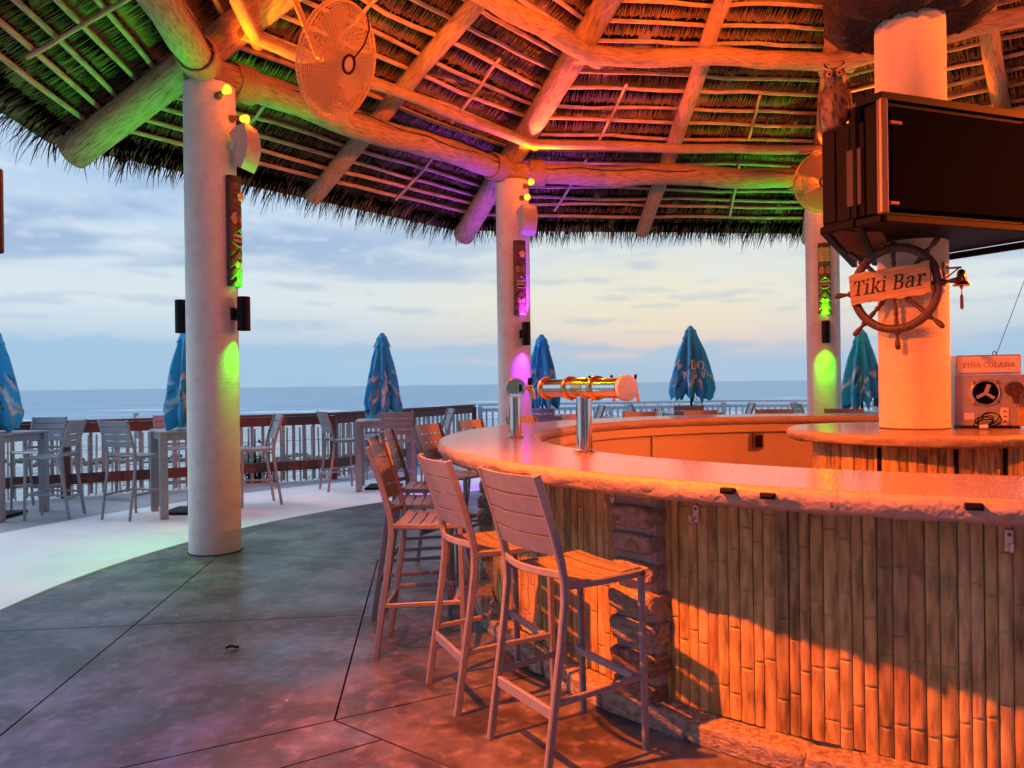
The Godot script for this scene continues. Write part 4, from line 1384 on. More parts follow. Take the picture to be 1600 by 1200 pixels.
func umbrella(label: String, x: float, d: float, low: float, high: float, spin: float, prints: String, wide := 0.25):
	var t := thing("closed_umbrella", label, "umbrella", V(x, -0.016, d), 0.0, "closed blue umbrellas on the deck")
	var b := MB.new()
	b.tube([Vector3(0, 0.03, 0), Vector3(0, 1.4, 0), Vector3(0, high - 0.03, 0)], 0.019, 10)
	put(t, "pole", b, M.black_wood)
	b = MB.new()
	b.box(Transform3D(Basis.IDENTITY, Vector3(0, 0.02, 0)), Vector3(0.5, 0.03, 0.5), 0.01)
	b.tube([Vector3(0, 0.035, 0), Vector3(0, 0.28, 0)], 0.03, 10)
	put(t, "base", b, M.black)
	# gathered canopy
	b = MB.new()
	var nz := noise(1.0, 300 + int(spin * 10), 3)
	var rows := []
	var cols := []
	var nr := 44
	var ns := 128
	var long := high - low
	for i in nr + 1:
		var u := float(i) / nr
		var row := PackedVector3Array()
		var cr := PackedColorArray()
		for k in ns:
			var a := TAU * k / ns
			var w := a * 8.0 / TAU * TAU / 1.0
			var lob := nz.get_noise_2d(cos(a) * 1.2 + u * 0.25, sin(a) * 1.2)
			var fold := sin(a * 8.0 + spin + lob * 2.6 + u * 0.6)
			var fine := sin(a * 19.0 + spin * 2.0 + nz.get_noise_2d(u * 2.0, a) * 2.0)
			var base := lerpf(0.07, wide, pow(u, 0.95)) * (1.0 + lob * 0.3)
			base = minf(base, 0.02 + u * 2.2) * (1.0 - 0.16 * smoothstep(0.86, 1.0, u))
			var depth := smoothstep(0.04, 0.4, u)
			var r := base * (1.0 + depth * (0.2 * fold + 0.1 * (1.0 - 2.0 * pow(absf(sin((a * 8.0 + spin + lob * 2.6 + u * 0.6) / 2.0 + PI / 4.0)), 0.6)) * -1.0 + 0.06 * fine))
			var hem := (0.06 * fold - 0.06 * lob * 2.0 + 0.045 * sin(a * 3.0 + spin)) * smoothstep(0.55, 1.0, u)
			row.append(Vector3(cos(a) * r, high - u * long - hem, sin(a) * r))
			# printed band: pale flowers and letters, yellow and dark leaf shapes
			var c := Color(0.03, 0.4, 0.74)
			if prints != "plain":
				var fl := nz.get_noise_2d(cos(a) * 2.6 + 20.0, sin(a) * 2.6 + u * 4.5)
				var f2 := nz.get_noise_2d(cos(a) * 4.0 + 60.0, sin(a) * 4.0 + u * 5.0)
				var band := smoothstep(0.42, 0.5, u) * smoothstep(0.9, 0.82, u)
				if band > 0.5 and fl > 0.24: c = Color(0.62, 0.66, 0.7)
				elif band > 0.5 and f2 > 0.32: c = Color(0.015, 0.12, 0.24)
				elif u > 0.72 and u < 0.95 and f2 < -0.36: c = Color(0.42, 0.32, 0.06)
			cr.append(c)
		rows.append(row); cols.append(cr)
	b.grid(rows, true, Vector3(0, (low + high) / 2, 0), false, 1, 1, cols)
	var cv := put(t, "canopy", b, M.cloth)
	# vent cap with its own small skirt
	b = MB.new()
	rows = []
	for i in 9:
		var u := i / 8.0
		var row := PackedVector3Array()
		for k in 64:
			var a := TAU * k / 64
			var r := 0.022 + 0.098 * pow(u, 0.75)
			r *= 1.0 + 0.13 * u * sin(a * 8.0 + spin + 0.5)
			row.append(Vector3(cos(a) * r, high + 0.03 - u * 0.2 - 0.02 * u * sin(a * 8.0 + spin), sin(a) * r))
		rows.append(row)
	b.grid(rows, true, Vector3(0, high - 0.1, 0))
	b.ink = Color(0.03, 0.4, 0.74)
	var vc := MB.new()
	vc.v = b.v; vc.n = b.n; vc.t = b.t
	for k in b.v.size(): vc.c.append(Color(0.03, 0.41, 0.75))
	put(t, "vent_cap", vc, M.cloth)
	if prints == "letters":
		for q in [["LO", 0.555, 0.17, 0.25], ["NG", 0.69, 0.13, -0.3], ["W", 0.69, 0.13, 0.62], ["V", 0.68, 0.12, -1.0]]:
			var tm := TextMesh.new()
			tm.font = font_sans(); tm.text = q[0]; tm.font_size = 32; tm.pixel_size = q[2] / 26.0; tm.depth = 0.006
			var th: float = q[3]
			var yy: float = high - q[1] * long
			var rr: float = 0.17 + 0.1 * q[1]
			var o := put(cv, "lettering", tm, M.white_print)
			o.transform = Transform3D(Basis(Vector3.UP, th).rotated(Vector3.UP, 0).rotated(Vector3.RIGHT, -0.14), Vector3(sin(th) * rr, yy, cos(th) * rr + 0.005))

func font_sans() -> Font:
	var f := SystemFont.new()
	f.font_names = PackedStringArray(["Droid Sans"])
	f.font_weight = 700
	return f
func font_serif(it := false) -> Font:
	var f := SystemFont.new()
	f.font_names = PackedStringArray(["Droid Serif"])
	f.font_italic = it
	return f

func umbrellas():
	M.cloth = mat(Color.WHITE, 0.85)
	M.cloth.vertex_color_use_as_albedo = true
	M.cloth.rim_enabled = true
	M.cloth.rim = 0.2
	M.white_print = mat(L(0.62, 0.66, 0.7), 0.85)
	umbrella("closed blue umbrella cut by the left edge of the photo", -6.27, 9.36, 1.1, 2.26, 0.3, "flowers")
	umbrella("closed blue umbrella mostly hidden behind the left white column", -3.97, 9.5, 1.1, 2.26, 1.7, "flowers")
	umbrella("closed blue umbrella standing alone between the two left columns", -1.92, 11.5, 1.12, 2.27, 2.9, "flowers")
	umbrella("closed blue umbrella right of the purple lit column behind the taps", 0.48, 12.35, 1.15, 2.27, 4.1, "flowers")
	umbrella("closed blue umbrella with large white letters beyond the middle of the bar", 2.96, 12.8, 1.27, 2.41, 5.0, "letters", 0.3)
	umbrella("closed blue umbrella between the green lit column and the orange column", 5.42, 12.0, 1.12, 2.27, 0.9, "flowers", 0.29)

func spot(under: Node, called: String, at: Vector3, dir: Vector3, col: Color, e: float, half: float, size := 0.03, soft := 1.0):
	var s := SpotLight3D.new()
	s.name = called
	under.add_child(s, true)
	s.position = at
	var up := Vector3.UP if absf(dir.normalized().y) < 0.95 else Vector3.RIGHT
	s.basis = Basis.looking_at(dir, up)
	s.light_color = col
	s.light_energy = e
	s.spot_angle = half
	s.spot_angle_attenuation = soft
	s.spot_range = 40.0
	s.spot_attenuation = 2.0
	s.light_size = size
	s.shadow_enabled = true

const ORANGE := Color(1.0, 0.39, 0.0)
const GREEN := Color(0.22, 1.0, 0.04)
const PURPLE := Color(0.60, 0.16, 1.0)

func sconce(label: String, k: int, inward: bool, kind: String, e_up: float, e_down: float):
	var a: float = PCOL[k][0]
	var z := rad(a) * (-1.0 if inward else 1.0)
	var t := thing("wall_light", label, "wall light", pcol(k) + z * 0.228 + Vector3(0, 2.17, 0), 0.0, "black up and down lights on the columns")
	t.basis = Basis(Vector3.UP.cross(z), Vector3.UP, z)
	var b := MB.new()
	b.box(Transform3D(Basis.IDENTITY, Vector3(0, 0, 0.012)), Vector3(0.09, 0.11, 0.03), 0.004)
	b.box(Transform3D(Basis.IDENTITY, Vector3(0, 0, 0.04)), Vector3(0.05, 0.06, 0.04), 0.003)
	put(t, "bracket", b, M.black)
	b = MB.new()
	b.lathe([Vector2(0.048, 0.135), Vector2(0.05, 0.152), Vector2(0.056, 0.154), Vector2(0.0575, 0.15), Vector2(0.0575, -0.15), Vector2(0.056, -0.154), Vector2(0.05, -0.152), Vector2(0.048, -0.135)], 28, Transform3D(Basis.IDENTITY, Vector3(0, 0, 0.108)))
	put(t, "housing", b, M.black)
	for s in [1.0, -1.0]:
		b = MB.new()
		b.lathe([Vector2(0.0, 0.146 * s), Vector2(0.044, 0.146 * s), Vector2(0.0485, 0.142 * s)], 20, Transform3D(Basis.IDENTITY, Vector3(0, 0, 0.108)))
		put(t, "lens", b, M["lens_" + kind])
		var col := GREEN if kind == "green" else (Color(0.08, 1.0, 0.1) if kind == "emerald" else PURPLE)
		spot(t, "spot_up" if s > 0 else "spot_down", Vector3(0, 0.158 * s, 0.108), Vector3(0, s, 0), col, e_up if s > 0 else e_down, 50.0, 0.03, 1.0)

func flood(label: String, k: int, side: float, y: float, aim: Vector3, e: float, half: float):
	# reflector bulb in a lamp holder on the column's inner face
	var a: float = PCOL[k][0]
	var z := -rad(a).rotated(Vector3.UP, side)
	flood_at(label, pcol(k) + z * 0.228 + Vector3(0, y, 0), z, aim, e, half)

func beam_flood():
	# clamped under the beam left of and above the camera: the lamp that lights the bar front, the near stools and the middle column
	var p := V(-1.6, 4.0, 2.42)
	flood_at("orange flood bulb under the beam above the camera, outside the photo", p, Vector3.DOWN, V(1.4, 0.35, 3.3), 96.0, 38.0)
	var t := get_child(get_child_count() - 1)
	var b := MB.new()
	b.tube([Vector3.ZERO, Vector3(0, 0.14, 0), V(0.0, 0.4, -0.26)], 0.012, 8)
	put(t, "arm", b, M.rust)

func flood_at(label: String, p: Vector3, z: Vector3, aim: Vector3, e: float, half: float):
	var t := thing("flood_bulb", label, "light bulb", p, 0.0, "orange flood bulbs on the columns")
	var dir := (aim - p).normalized()
	var b := MB.new()
	var z2 := z * 0.085
	b.lathe([Vector2(0, 0), Vector2(0.035, 0), Vector2(0.035, 0.02), Vector2(0.012, 0.024), Vector2(0.012, 0.07)], 16, Transform3D(Basis(Quaternion(Vector3.UP, z)) if z.y > -0.9 else Basis(Vector3.RIGHT, PI), Vector3.ZERO))
	put(t, "mount", b, M.rust)
	var bs := Basis(Quaternion(Vector3.UP, dir))
	b = MB.new()
	b.lathe([Vector2(0, -0.035), Vector2(0.022, -0.035), Vector2(0.024, 0.0), Vector2(0.022, 0.02)], 16, Transform3D(bs, z2))
	put(t, "socket", b, M.rust)
	b = MB.new()
	b.lathe([Vector2(0.0, 0.1), Vector2(0.02, 0.098), Vector2(0.038, 0.088), Vector2(0.043, 0.072), Vector2(0.034, 0.045), Vector2(0.022, 0.022)], 20, Transform3D(bs, z2))
	put(t, "bulb", b, M.bulb)
	spot(t, "beam", z2 + dir * 0.09, dir, ORANGE, e, half, 0.035, 1.0)

func lamps():
	var mid := V(CX, 0, CD)
	# bulbs: the lower one of each pair lights the bar, the upper one the roof
	flood("orange flood bulb on the column outside the left edge, aimed at the ship wheel", 0, 0.1, 3.98, mid + Vector3(0, 1.8, 0), 9.0, 17.0)
	beam_flood()
	flood("upper orange flood bulb on the column outside the left edge", 0, -0.6, 4.12, mid + Vector3(0, 6.5, 0), 20.0, 70.0)
	flood("lower glowing orange bulb on the left white column, beside the white speaker", 1, 0.0, 3.95, mid + Vector3(0, 2.4, 0), 16.0, 80.0)
	flood("upper glowing orange bulb on the left white column, at the beam", 1, -0.6, 4.12, mid + Vector3(0, 6.6, 0), 8.0, 75.0)
	flood("lower glowing orange bulb on the purple lit column", 2, 0.05, 4.0, mid + Vector3(0, 2.6, 0), 10.0, 75.0)
	flood("upper orange bulb on the purple lit column, half hidden under the beam", 2, 0.3, 4.17, mid + Vector3(0, 6.8, 0), 12.0, 75.0)
	flood("orange bulb behind the second fan on the green lit column", 3, 0.35, 4.1, mid + Vector3(0, 6.4, 0), 30.0, 75.0)
	flood("orange bulb on the far right column", 4, 0.0, 4.1, mid + Vector3(-2, 6.8, 0), 16.0, 50.0)
	flood("orange bulb on the right column near the camera side", 5, 0.0, 4.1, mid + Vector3(-2.4, 8.6, -2.8), 58.0, 36.0)
	flood("orange bulb on the column behind the right end of the bar front", 6, 0.0, 4.1, mid + Vector3(-2.6, 8.8, -3.0), 135.0, 36.0)
	flood("orange bulb on the column close beside the camera, turned up to the roof", 7, 0.0, 4.1, mid + Vector3(-2.8, 8.6, -3.2), 135.0, 37.0)
	flood("lower orange bulb on the right column, aimed into the bar", 5, 0.4, 3.9, mid + Vector3(-1.6, 0.3, -0.3), 88.0, 36.0)
	flood("lower orange bulb on the far right column, aimed at the left end of the bar", 4, 0.4, 3.9, mid + Vector3(-2.7, 0.5, 0.3), 26.0, 36.0)
	sconce("black wall light with purple glow at the left edge of the photo", 0, true, "purple", 6.0, 2.2)
	sconce("black wall light with green glow on the bar side of the left column", 1, true, "emerald", 3.0, 1.1)
	sconce("black wall light with green glow on the sea side of the left column", 1, false, "emerald", 3.8, 1.3)
	sconce("black wall light with purple glow on the bar side of the middle column", 2, true, "purple", 6.0, 2.6)
	sconce("black wall light with purple glow on the sea side of the middle column", 2, false, "purple", 7.0, 3.5)
	sconce("black wall light with green glow facing the bar on the column behind the ship wheel", 3, true, "green", 5.0, 2.0)
	sconce("black wall light on the sea side of the column behind the ship wheel", 3, false, "green", 5.0, 0.5)
	sconce("black wall light on the column close beside the camera", 7, true, "purple", 7.0, 6.0)
	for q in [[1, "white wedge speaker hanging under the bulbs on the left white column"], [2, "white wedge speaker hanging under the bulbs on the purple lit column"]]:
		var z := -rad(PCOL[q[0]][0]).rotated(Vector3.UP, 0.05)
		var t := thing("speaker", q[1], "speaker", pcol(q[0]) + z * 0.228 + Vector3(0, 3.68, 0), 0.0, "white speakers on the columns")
		t.basis = Basis(Vector3.UP.cross(z), Vector3.UP, z)
		var b := MB.new()
		b.box(Transform3D(Basis.IDENTITY, Vector3(0, 0.02, 0.02)), Vector3(0.07, 0.09, 0.045), 0.006)
		put(t, "bracket", b, M.white)
		b = MB.new()
		var prof := PackedVector2Array()   # side view, extruded across
		for w in [[0.04, 0.1], [0.1, 0.15], [0.205, 0.185], [0.235, 0.08], [0.237, -0.02], [0.21, -0.12], [0.16, -0.2], [0.09, -0.165], [0.12, -0.09], [0.115, -0.02], [0.08, 0.04]]:
			prof.append(Vector2(w[0] * 0.95, w[1] * 1.05))
		b.prism(prof, -0.11, 0.11, Transform3D(Basis(Vector3(0, 0, 1), Vector3(1, 0, 0), Vector3(0, 1, 0)), Vector3.ZERO))
		put(t, "cabinet", b, M.speaker)
		b = MB.new()
		var rows := []
		for i in 9:
			var w := lerpf(-0.15, 0.14, i / 8.0)
			var z3 := 0.228 - 1.0 * pow(w - 0.02, 2)
			rows.append(PackedVector3Array([Vector3(-0.09, w, z3 - 0.004), Vector3(-0.05, w, z3 + 0.004), Vector3(0.05, w, z3 + 0.004), Vector3(0.09, w, z3 - 0.004)]))
		b.grid(rows, false, Vector3.BACK, true)
		put(t, "grille", b, M.speaker)

func tiki(label: String, k: int, side: float, style: int):
	# carved post panel: bowed front with cut features, painted
	var z := -rad(PCOL[k][0]).rotated(Vector3.UP, side)
	var t := thing("tiki_mask", label, "carving", pcol(k) + z * 0.226 + Vector3(0, 2.42, 0), 0.0, "carved tiki masks on the columns")
	t.basis = Basis(Vector3.UP.cross(z), Vector3.UP, z)
	var b := MB.new()
	var rows := []
	var cols := []
	var nz := noise(9.0, 70 + style, 3)
	var dark := Color(0.045, 0.022, 0.012)
	var brown := Color(0.16, 0.075, 0.035)
	var pale := Color(0.5, 0.33, 0.17)
	for i in 141:
		var v := i / 140.0            # 0 bottom, 1 top
		var row := PackedVector3Array()
		var cr := PackedColorArray()
		for j in 29:
			var u := j / 28.0 * 2.0 - 1.0
			var h := 0.0
			var c := brown
			var au := absf(u)
			var f := [v, u, h]
			var hit := func(cx, cy, rx, ry): return Vector2((au - cx) / rx, (v - cy) / ry).length()
			if v > 0.93: c = dark; h = 0.006
			elif v > 0.74 and style == 2:      # headdress of scales
				var sc := fposmod(v * 40.0, 1.0) + absf(fposmod(u * 3.0 + floorf(v * 40.0) * 0.5, 1.0) - 0.5)
				c = pale if sc < 1.0 else dark; h = 0.004 if sc < 1.0 else -0.003
			elif v > 0.66: c = brown.lerp(dark, 0.4); h = 0.004 * sin(v * 90.0)
			if hit.call(0.48, 0.615, 0.4, 0.055) < 1.0: c = pale if style != 1 else brown.lerp(pale, 0.5); h = -0.012
			elif hit.call(0.48, 0.615, 0.5, 0.072) < 1.0: c = dark; h = 0.004
			if au < 0.22 * (1.0 - (v - 0.5) / 0.18) and v > 0.5 and v < 0.68: c = brown.lerp(Color(0.24, 0.1, 0.05), 0.6); h = 0.022 * (1.0 - (v - 0.5) / 0.18)
			if hit.call(0.0, 0.435, 0.8, 0.06) < 1.0: c = dark; h = -0.018
			elif hit.call(0.0, 0.435, 0.95, 0.078) < 1.0: c = brown; h = 0.008
			if v < 0.33:
				var w := fposmod(v * 9.0 + au * 0.9, 1.0)
				c = brown if w > 0.3 else dark
				h = 0.005 if w > 0.3 else -0.006
				if hit.call(0.35, 0.2, 0.28, 0.035) < 1.0: c = pale; h = 0.008
				if hit.call(0.0, 0.09, 0.45, 0.07) < 1.0: c = [Color(0.22, 0.3, 0.08), Color(0.45, 0.12, 0.2), Color(0.3, 0.32, 0.1)][style]; h = 0.006
			h += nz.get_noise_2d(u * 0.6, v * 6.0) * 0.003
			row.append(Vector3(u * 0.083, v * 1.0, 0.012 + (0.058 + h) * sqrt(maxf(0.0, 1.0 - u * u * 0.85))))
			cr.append(c * (1.0 + nz.get_noise_2d(u * 3.0, v * 30.0) * 0.35))
		rows.append(row); cols.append(cr)
	b.grid(rows, false, Vector3.BACK, true, 1, 1, cols)
	b.ink = dark
	for s in [0, 28]:
		var e := []
		for i in range(0, 141, 10): e.append(PackedVector3Array([rows[i][s], Vector3(rows[i][s].x, rows[i][s].y, 0.0)]))
		b.grid(e, false, Vector3(signf(s - 14.0), 0, 0), true)
	var cap := Array(rows[140]); cap.append(Vector3(0.083, 1.0, 0)); cap.append(Vector3(-0.083, 1.0, 0))
	b.face(cap, Vector3.UP)
	cap = Array(rows[0]); cap.append(Vector3(0.083, 0.0, 0)); cap.append(Vector3(-0.083, 0.0, 0))
	b.face(cap, Vector3.DOWN)
	put(t, "body", b, M.paint)
	# teeth
	for r in 2:
		for q in 5:
			var tb := MB.new()
			var u := (q - 2) * 0.3
			tb.box(Transform3D(Basis(Vector3.UP, u * 0.75), Vector3(u * 0.083, 0.435 + (0.022 if r == 0 else -0.022), 0.058 * sqrt(1.0 - u * u * 0.8) + 0.006)), Vector3(0.02, 0.034, 0.012), 0.004)
			put(t, "tooth", tb, M.tooth)
	if style < 2:      # flower on the brow
		for q in 5:
			var pb := MB.new()
			var a := TAU * q / 5 + 0.3
			pb.ball(Vector3(0.02 + cos(a) * 0.024, 0.82 + sin(a) * 0.024, 0.076), Vector3(0.017 + 0.008 * absf(cos(a)), 0.017 + 0.008 * absf(sin(a)), 0.006), 10, 6)
			put(t, "petal", pb, M.petal)

func tikis():
	M.tooth = mat(L(0.6, 0.5, 0.33), 0.5)
	M.petal = mat(L(0.72, 0.42, 0.32), 0.5)
	tiki("carved dark tiki mask seen from the side on the left white column", 1, 0.0, 0)
	tiki("carved tiki mask with pink flower on the purple lit column", 2, -0.15, 1)
	tiki("carved tiki mask with scaled headdress on the column behind the ship wheel", 3, 0.0, 2)

func fan(label: String, at: Vector3, face_dir: Vector3, r: float, hold: Vector3):
	var t := thing("cage_fan", label, "fan", at, 0.0, "caged fans under the roof")
	var z := face_dir.normalized()
	var x := Vector3.UP.cross(z).normalized()
	t.basis = Basis(x, z.cross(x), z)
	var prof := func(u): return 0.02 + 0.085 * sqrt(maxf(0.0, 1.0 - u * u))    # depth of the guard at u of the radius
	for s in [1.0, -1.0]:
		var b := MB.new()
		for k in 24:
			var u := 0.16 + 0.84 * (k + 1) / 24.0
			var c := []
			for j in 49:
				var a := TAU * j / 48
				c.append(Vector3(cos(a) * r * u, sin(a) * r * u, s * prof.call(u)))
			b.tube(c, 0.0026 if k < 23 else 0.009, 4, false)
		for k in 60:
			var a := TAU * k / 60
			var c := []
			for j in 7:
				var u := 0.14 + 0.86 * j / 6.0
				var w := a + 0.25 * (1.0 - u)
				c.append(Vector3(cos(w) * r * u, sin(w) * r * u, s * prof.call(u)))
			b.tube(c, 0.0024, 4, false)
		put(t, "guard", b, M.fan)
		b = MB.new()
		b.lathe([Vector2(0, 0.118 * s), Vector2(0.04, 0.118 * s), Vector2(0.055, 0.11 * s), Vector2(0.06, 0.1 * s)], 20, Transform3D(Basis(Vector3.RIGHT, PI / 2), Vector3.ZERO))
		put(t, "badge", b, M.fan)
		b = MB.new()
		var rg := []
		for j in 25: rg.append(Vector3(cos(TAU * j / 24) * 0.07, sin(TAU * j / 24) * 0.07, 0.113 * s))
		b.tube(rg, 0.009, 6, false)
		put(t, "hub_ring", b, M.black)
	for k in 3:
		var b := MB.new()
		var rows := []
		for i in 7:
			var u := 0.12 + 0.78 * i / 6.0
			var row := PackedVector3Array()
			for j in 5:
				var w := TAU * k / 3 + (j / 4.0 - 0.5) * lerpf(1.1, 1.25, u)
				row.append(Vector3(cos(w) * r * u, sin(w) * r * u, (j / 4.0 - 0.5) * 0.11))
			rows.append(row)
		b.grid(rows, false, Vector3.BACK, true)
		put(t, "blade", b, M.fan_blade)
	var b := MB.new()
	b.lathe([Vector2(0, -0.09), Vector2(0.07, -0.09), Vector2(0.085, -0.07), Vector2(0.085, 0.05), Vector2(0.06, 0.08), Vector2(0, 0.085)], 20, Transform3D(Basis(Vector3.RIGHT, PI / 2), Vector3.ZERO))
	put(t, "motor", b, M.fan_blade)
	b = MB.new()
	var back := t.basis.inverse() * (hold - at)
	b.tube([Vector3(0, 0, -0.08), Vector3(0, 0, -0.2), back.lerp(Vector3(0, 0, -0.2), 0.4), back], 0.03, 10)
	put(t, "arm", b, M.fan)
	b = MB.new()
	b.tube([Vector3(0.04, 0.07, 0.115), Vector3(0.12, 0.2, 0.105), Vector3(0.16, r * 0.75, 0.08), Vector3(0.14, r * 0.98, 0.03)], 0.007, 6)
	put(t, "cord", b, M.black)

func fans():
	fan("large round caged fan hanging under the roof at the upper left", V(-1.36, 4.1, 6.2), V(0.9, -0.38, -0.38), 0.45, ring(163.9, 4.95, hip_y(4.95) - 0.1))
	fan("second caged fan half hidden behind the black cabinet at the green lit column", ring(73.9, 5.25, 4.2), V(-0.45, -0.2, -0.85), 0.42, ring(73.9, 5.62, 4.1))

func cabinet():
	# black television cabinet round the middle column, one screen on each side
	var y0 := 2.41
	var t := thing("television_cabinet", "large black television cabinet hung high on the middle column", "cabinet", V(0, 0, 0))
	var pts := [[2.17, 4.5], [3.36, 4.92], [3.72, 5.3], [3.2, 6.3], [2.92, 6.2], [2.085, 4.646]]
	var poly := PackedVector2Array()
	for q in pts: poly.append(Vector2(q[0], -q[1]))
	var ins: PackedVector2Array = Geometry2D.offset_polygon(poly, -0.03)[0]
	var b := MB.new()
	b.prism(ins, y0 + 0.05, y0 + 0.72)
	put(t, "body", b, M.black_wood)
	var wing := PackedVector2Array([Vector2(2.08, -4.655), Vector2(2.915, -6.205), Vector2(2.8, -6.3), Vector2(1.965, -4.85)])
	b = MB.new()
	b.prism(wing, y0 + 0.05, y0 + 0.64)
	put(t, "wing", b, M.black_wood)
	# lid
	b = MB.new()
	b.prism(poly, y0 + 0.722, y0 + 0.765)
	put(t, "lid", b, M.black)
	# frame: bottom slats and corner posts
	for k in 6:
		var a := V(pts[k][0], 0, pts[k][1])
		var c := V(pts[(k + 1) % 6][0], 0, pts[(k + 1) % 6][1])
		b = MB.new()
		b.bar(a + Vector3(0, y0 + 0.024, 0), c + Vector3(0, y0 + 0.024, 0), 0.045, 0.046, Vector3.UP, 0.006)
		put(t, "lower_rail", b, M.black_wood)
		b = MB.new()
		b.box(Transform3D(Basis.IDENTITY, a + Vector3(0, y0 + 0.385, 0)), Vector3(0.05, 0.67, 0.05), 0.008)
		put(t, "corner_post", b, M.black_wood if k != 0 else M.corner)
	var e := V(3.36, 0, 4.92) - V(2.17, 0, 4.5)
	var nrm := Vector3(e.z, 0, -e.x).normalized()
	if nrm.dot(Vector3.BACK) < 0: nrm = -nrm
	var mid := V(2.765, y0 + 0.385, 4.71)
	var bs := Basis(e.normalized(), Vector3.UP, nrm)
	b = MB.new()
	b.box(Transform3D(bs, mid - nrm * 0.01), Vector3(e.length() - 0.12, 0.6, 0.03), 0.008)
	var dr := put(t, "door", b, M.screen)
	b = MB.new()
	b.box(Transform3D(bs, mid + nrm * 0.012 - e * 0.43 + Vector3(0, 0.2, 0)), Vector3(0.09, 0.022, 0.02), 0.004)
	put(dr, "latch", b, M.rust)
	b = MB.new()
	b.box(Transform3D(bs, mid + nrm * 0.012 - e * 0.445 + Vector3(0, -0.27, 0)), Vector3(0.07, 0.022, 0.02), 0.004)
	put(dr, "hinge", b, M.rust)
	# boards on the narrow side
	var f := V(1.96, 0, 4.86) - V(2.17, 0, 4.5)
	b = MB.new()
	b.bar(V(2.08, y0 + 0.024, 4.655), V(1.965, y0 + 0.024, 4.85), 0.045, 0.046, Vector3.UP, 0.006)
	b.bar(V(1.965, y0 + 0.024, 4.85), V(2.8, y0 + 0.024, 6.3), 0.045, 0.046, Vector3.UP, 0.006)
	put(t, "wing_rail", b, M.black_wood)
	var fn2 := Vector3(f.z, 0, -f.x).normalized()
	if fn2.dot(Vector3.LEFT) < 0: fn2 = -fn2
	for k in 4:
		b = MB.new()
		var c := V(2.17, y0 + (0.38 if k < 1 else 0.34), 4.5) + f * (0.14 + 0.24 * k) + fn2 * (-0.008 + 0.004 * (k % 2))
		b.box(Transform3D(Basis(f.normalized(), Vector3.UP, fn2), c), Vector3(0.094, 0.64 if k < 1 else 0.56, 0.03), 0.004)
		put(t, "side_board", b, M.black_wood)
	b = MB.new()
	b.box(Transform3D(Basis(f.normalized(), Vector3.UP, fn2), V(2.17, y0 + 0.3, 4.5) + f * 0.42 + fn2 * 0.016), Vector3(0.1, 0.34, 0.012), 0.003)
	put(t, "hinge_plate", b, M.plate)
	# vent slats underneath
	for k in 13:
		b = MB.new()
		var p := V(1.96, y0 + 0.035, 4.86).lerp(V(2.78, y0 + 0.035, 6.3), 0.03 + k * 0.052)
		b.bar(p + Vector3(0.03, 0, 0), p + Vector3(0.42, 0, -0.1), 0.02, 0.012)
		put(t, "vent_slat", b, M.rust)
	# owl figure on its corner
	owl(V(2.04, y0 + 0.642, 4.84))

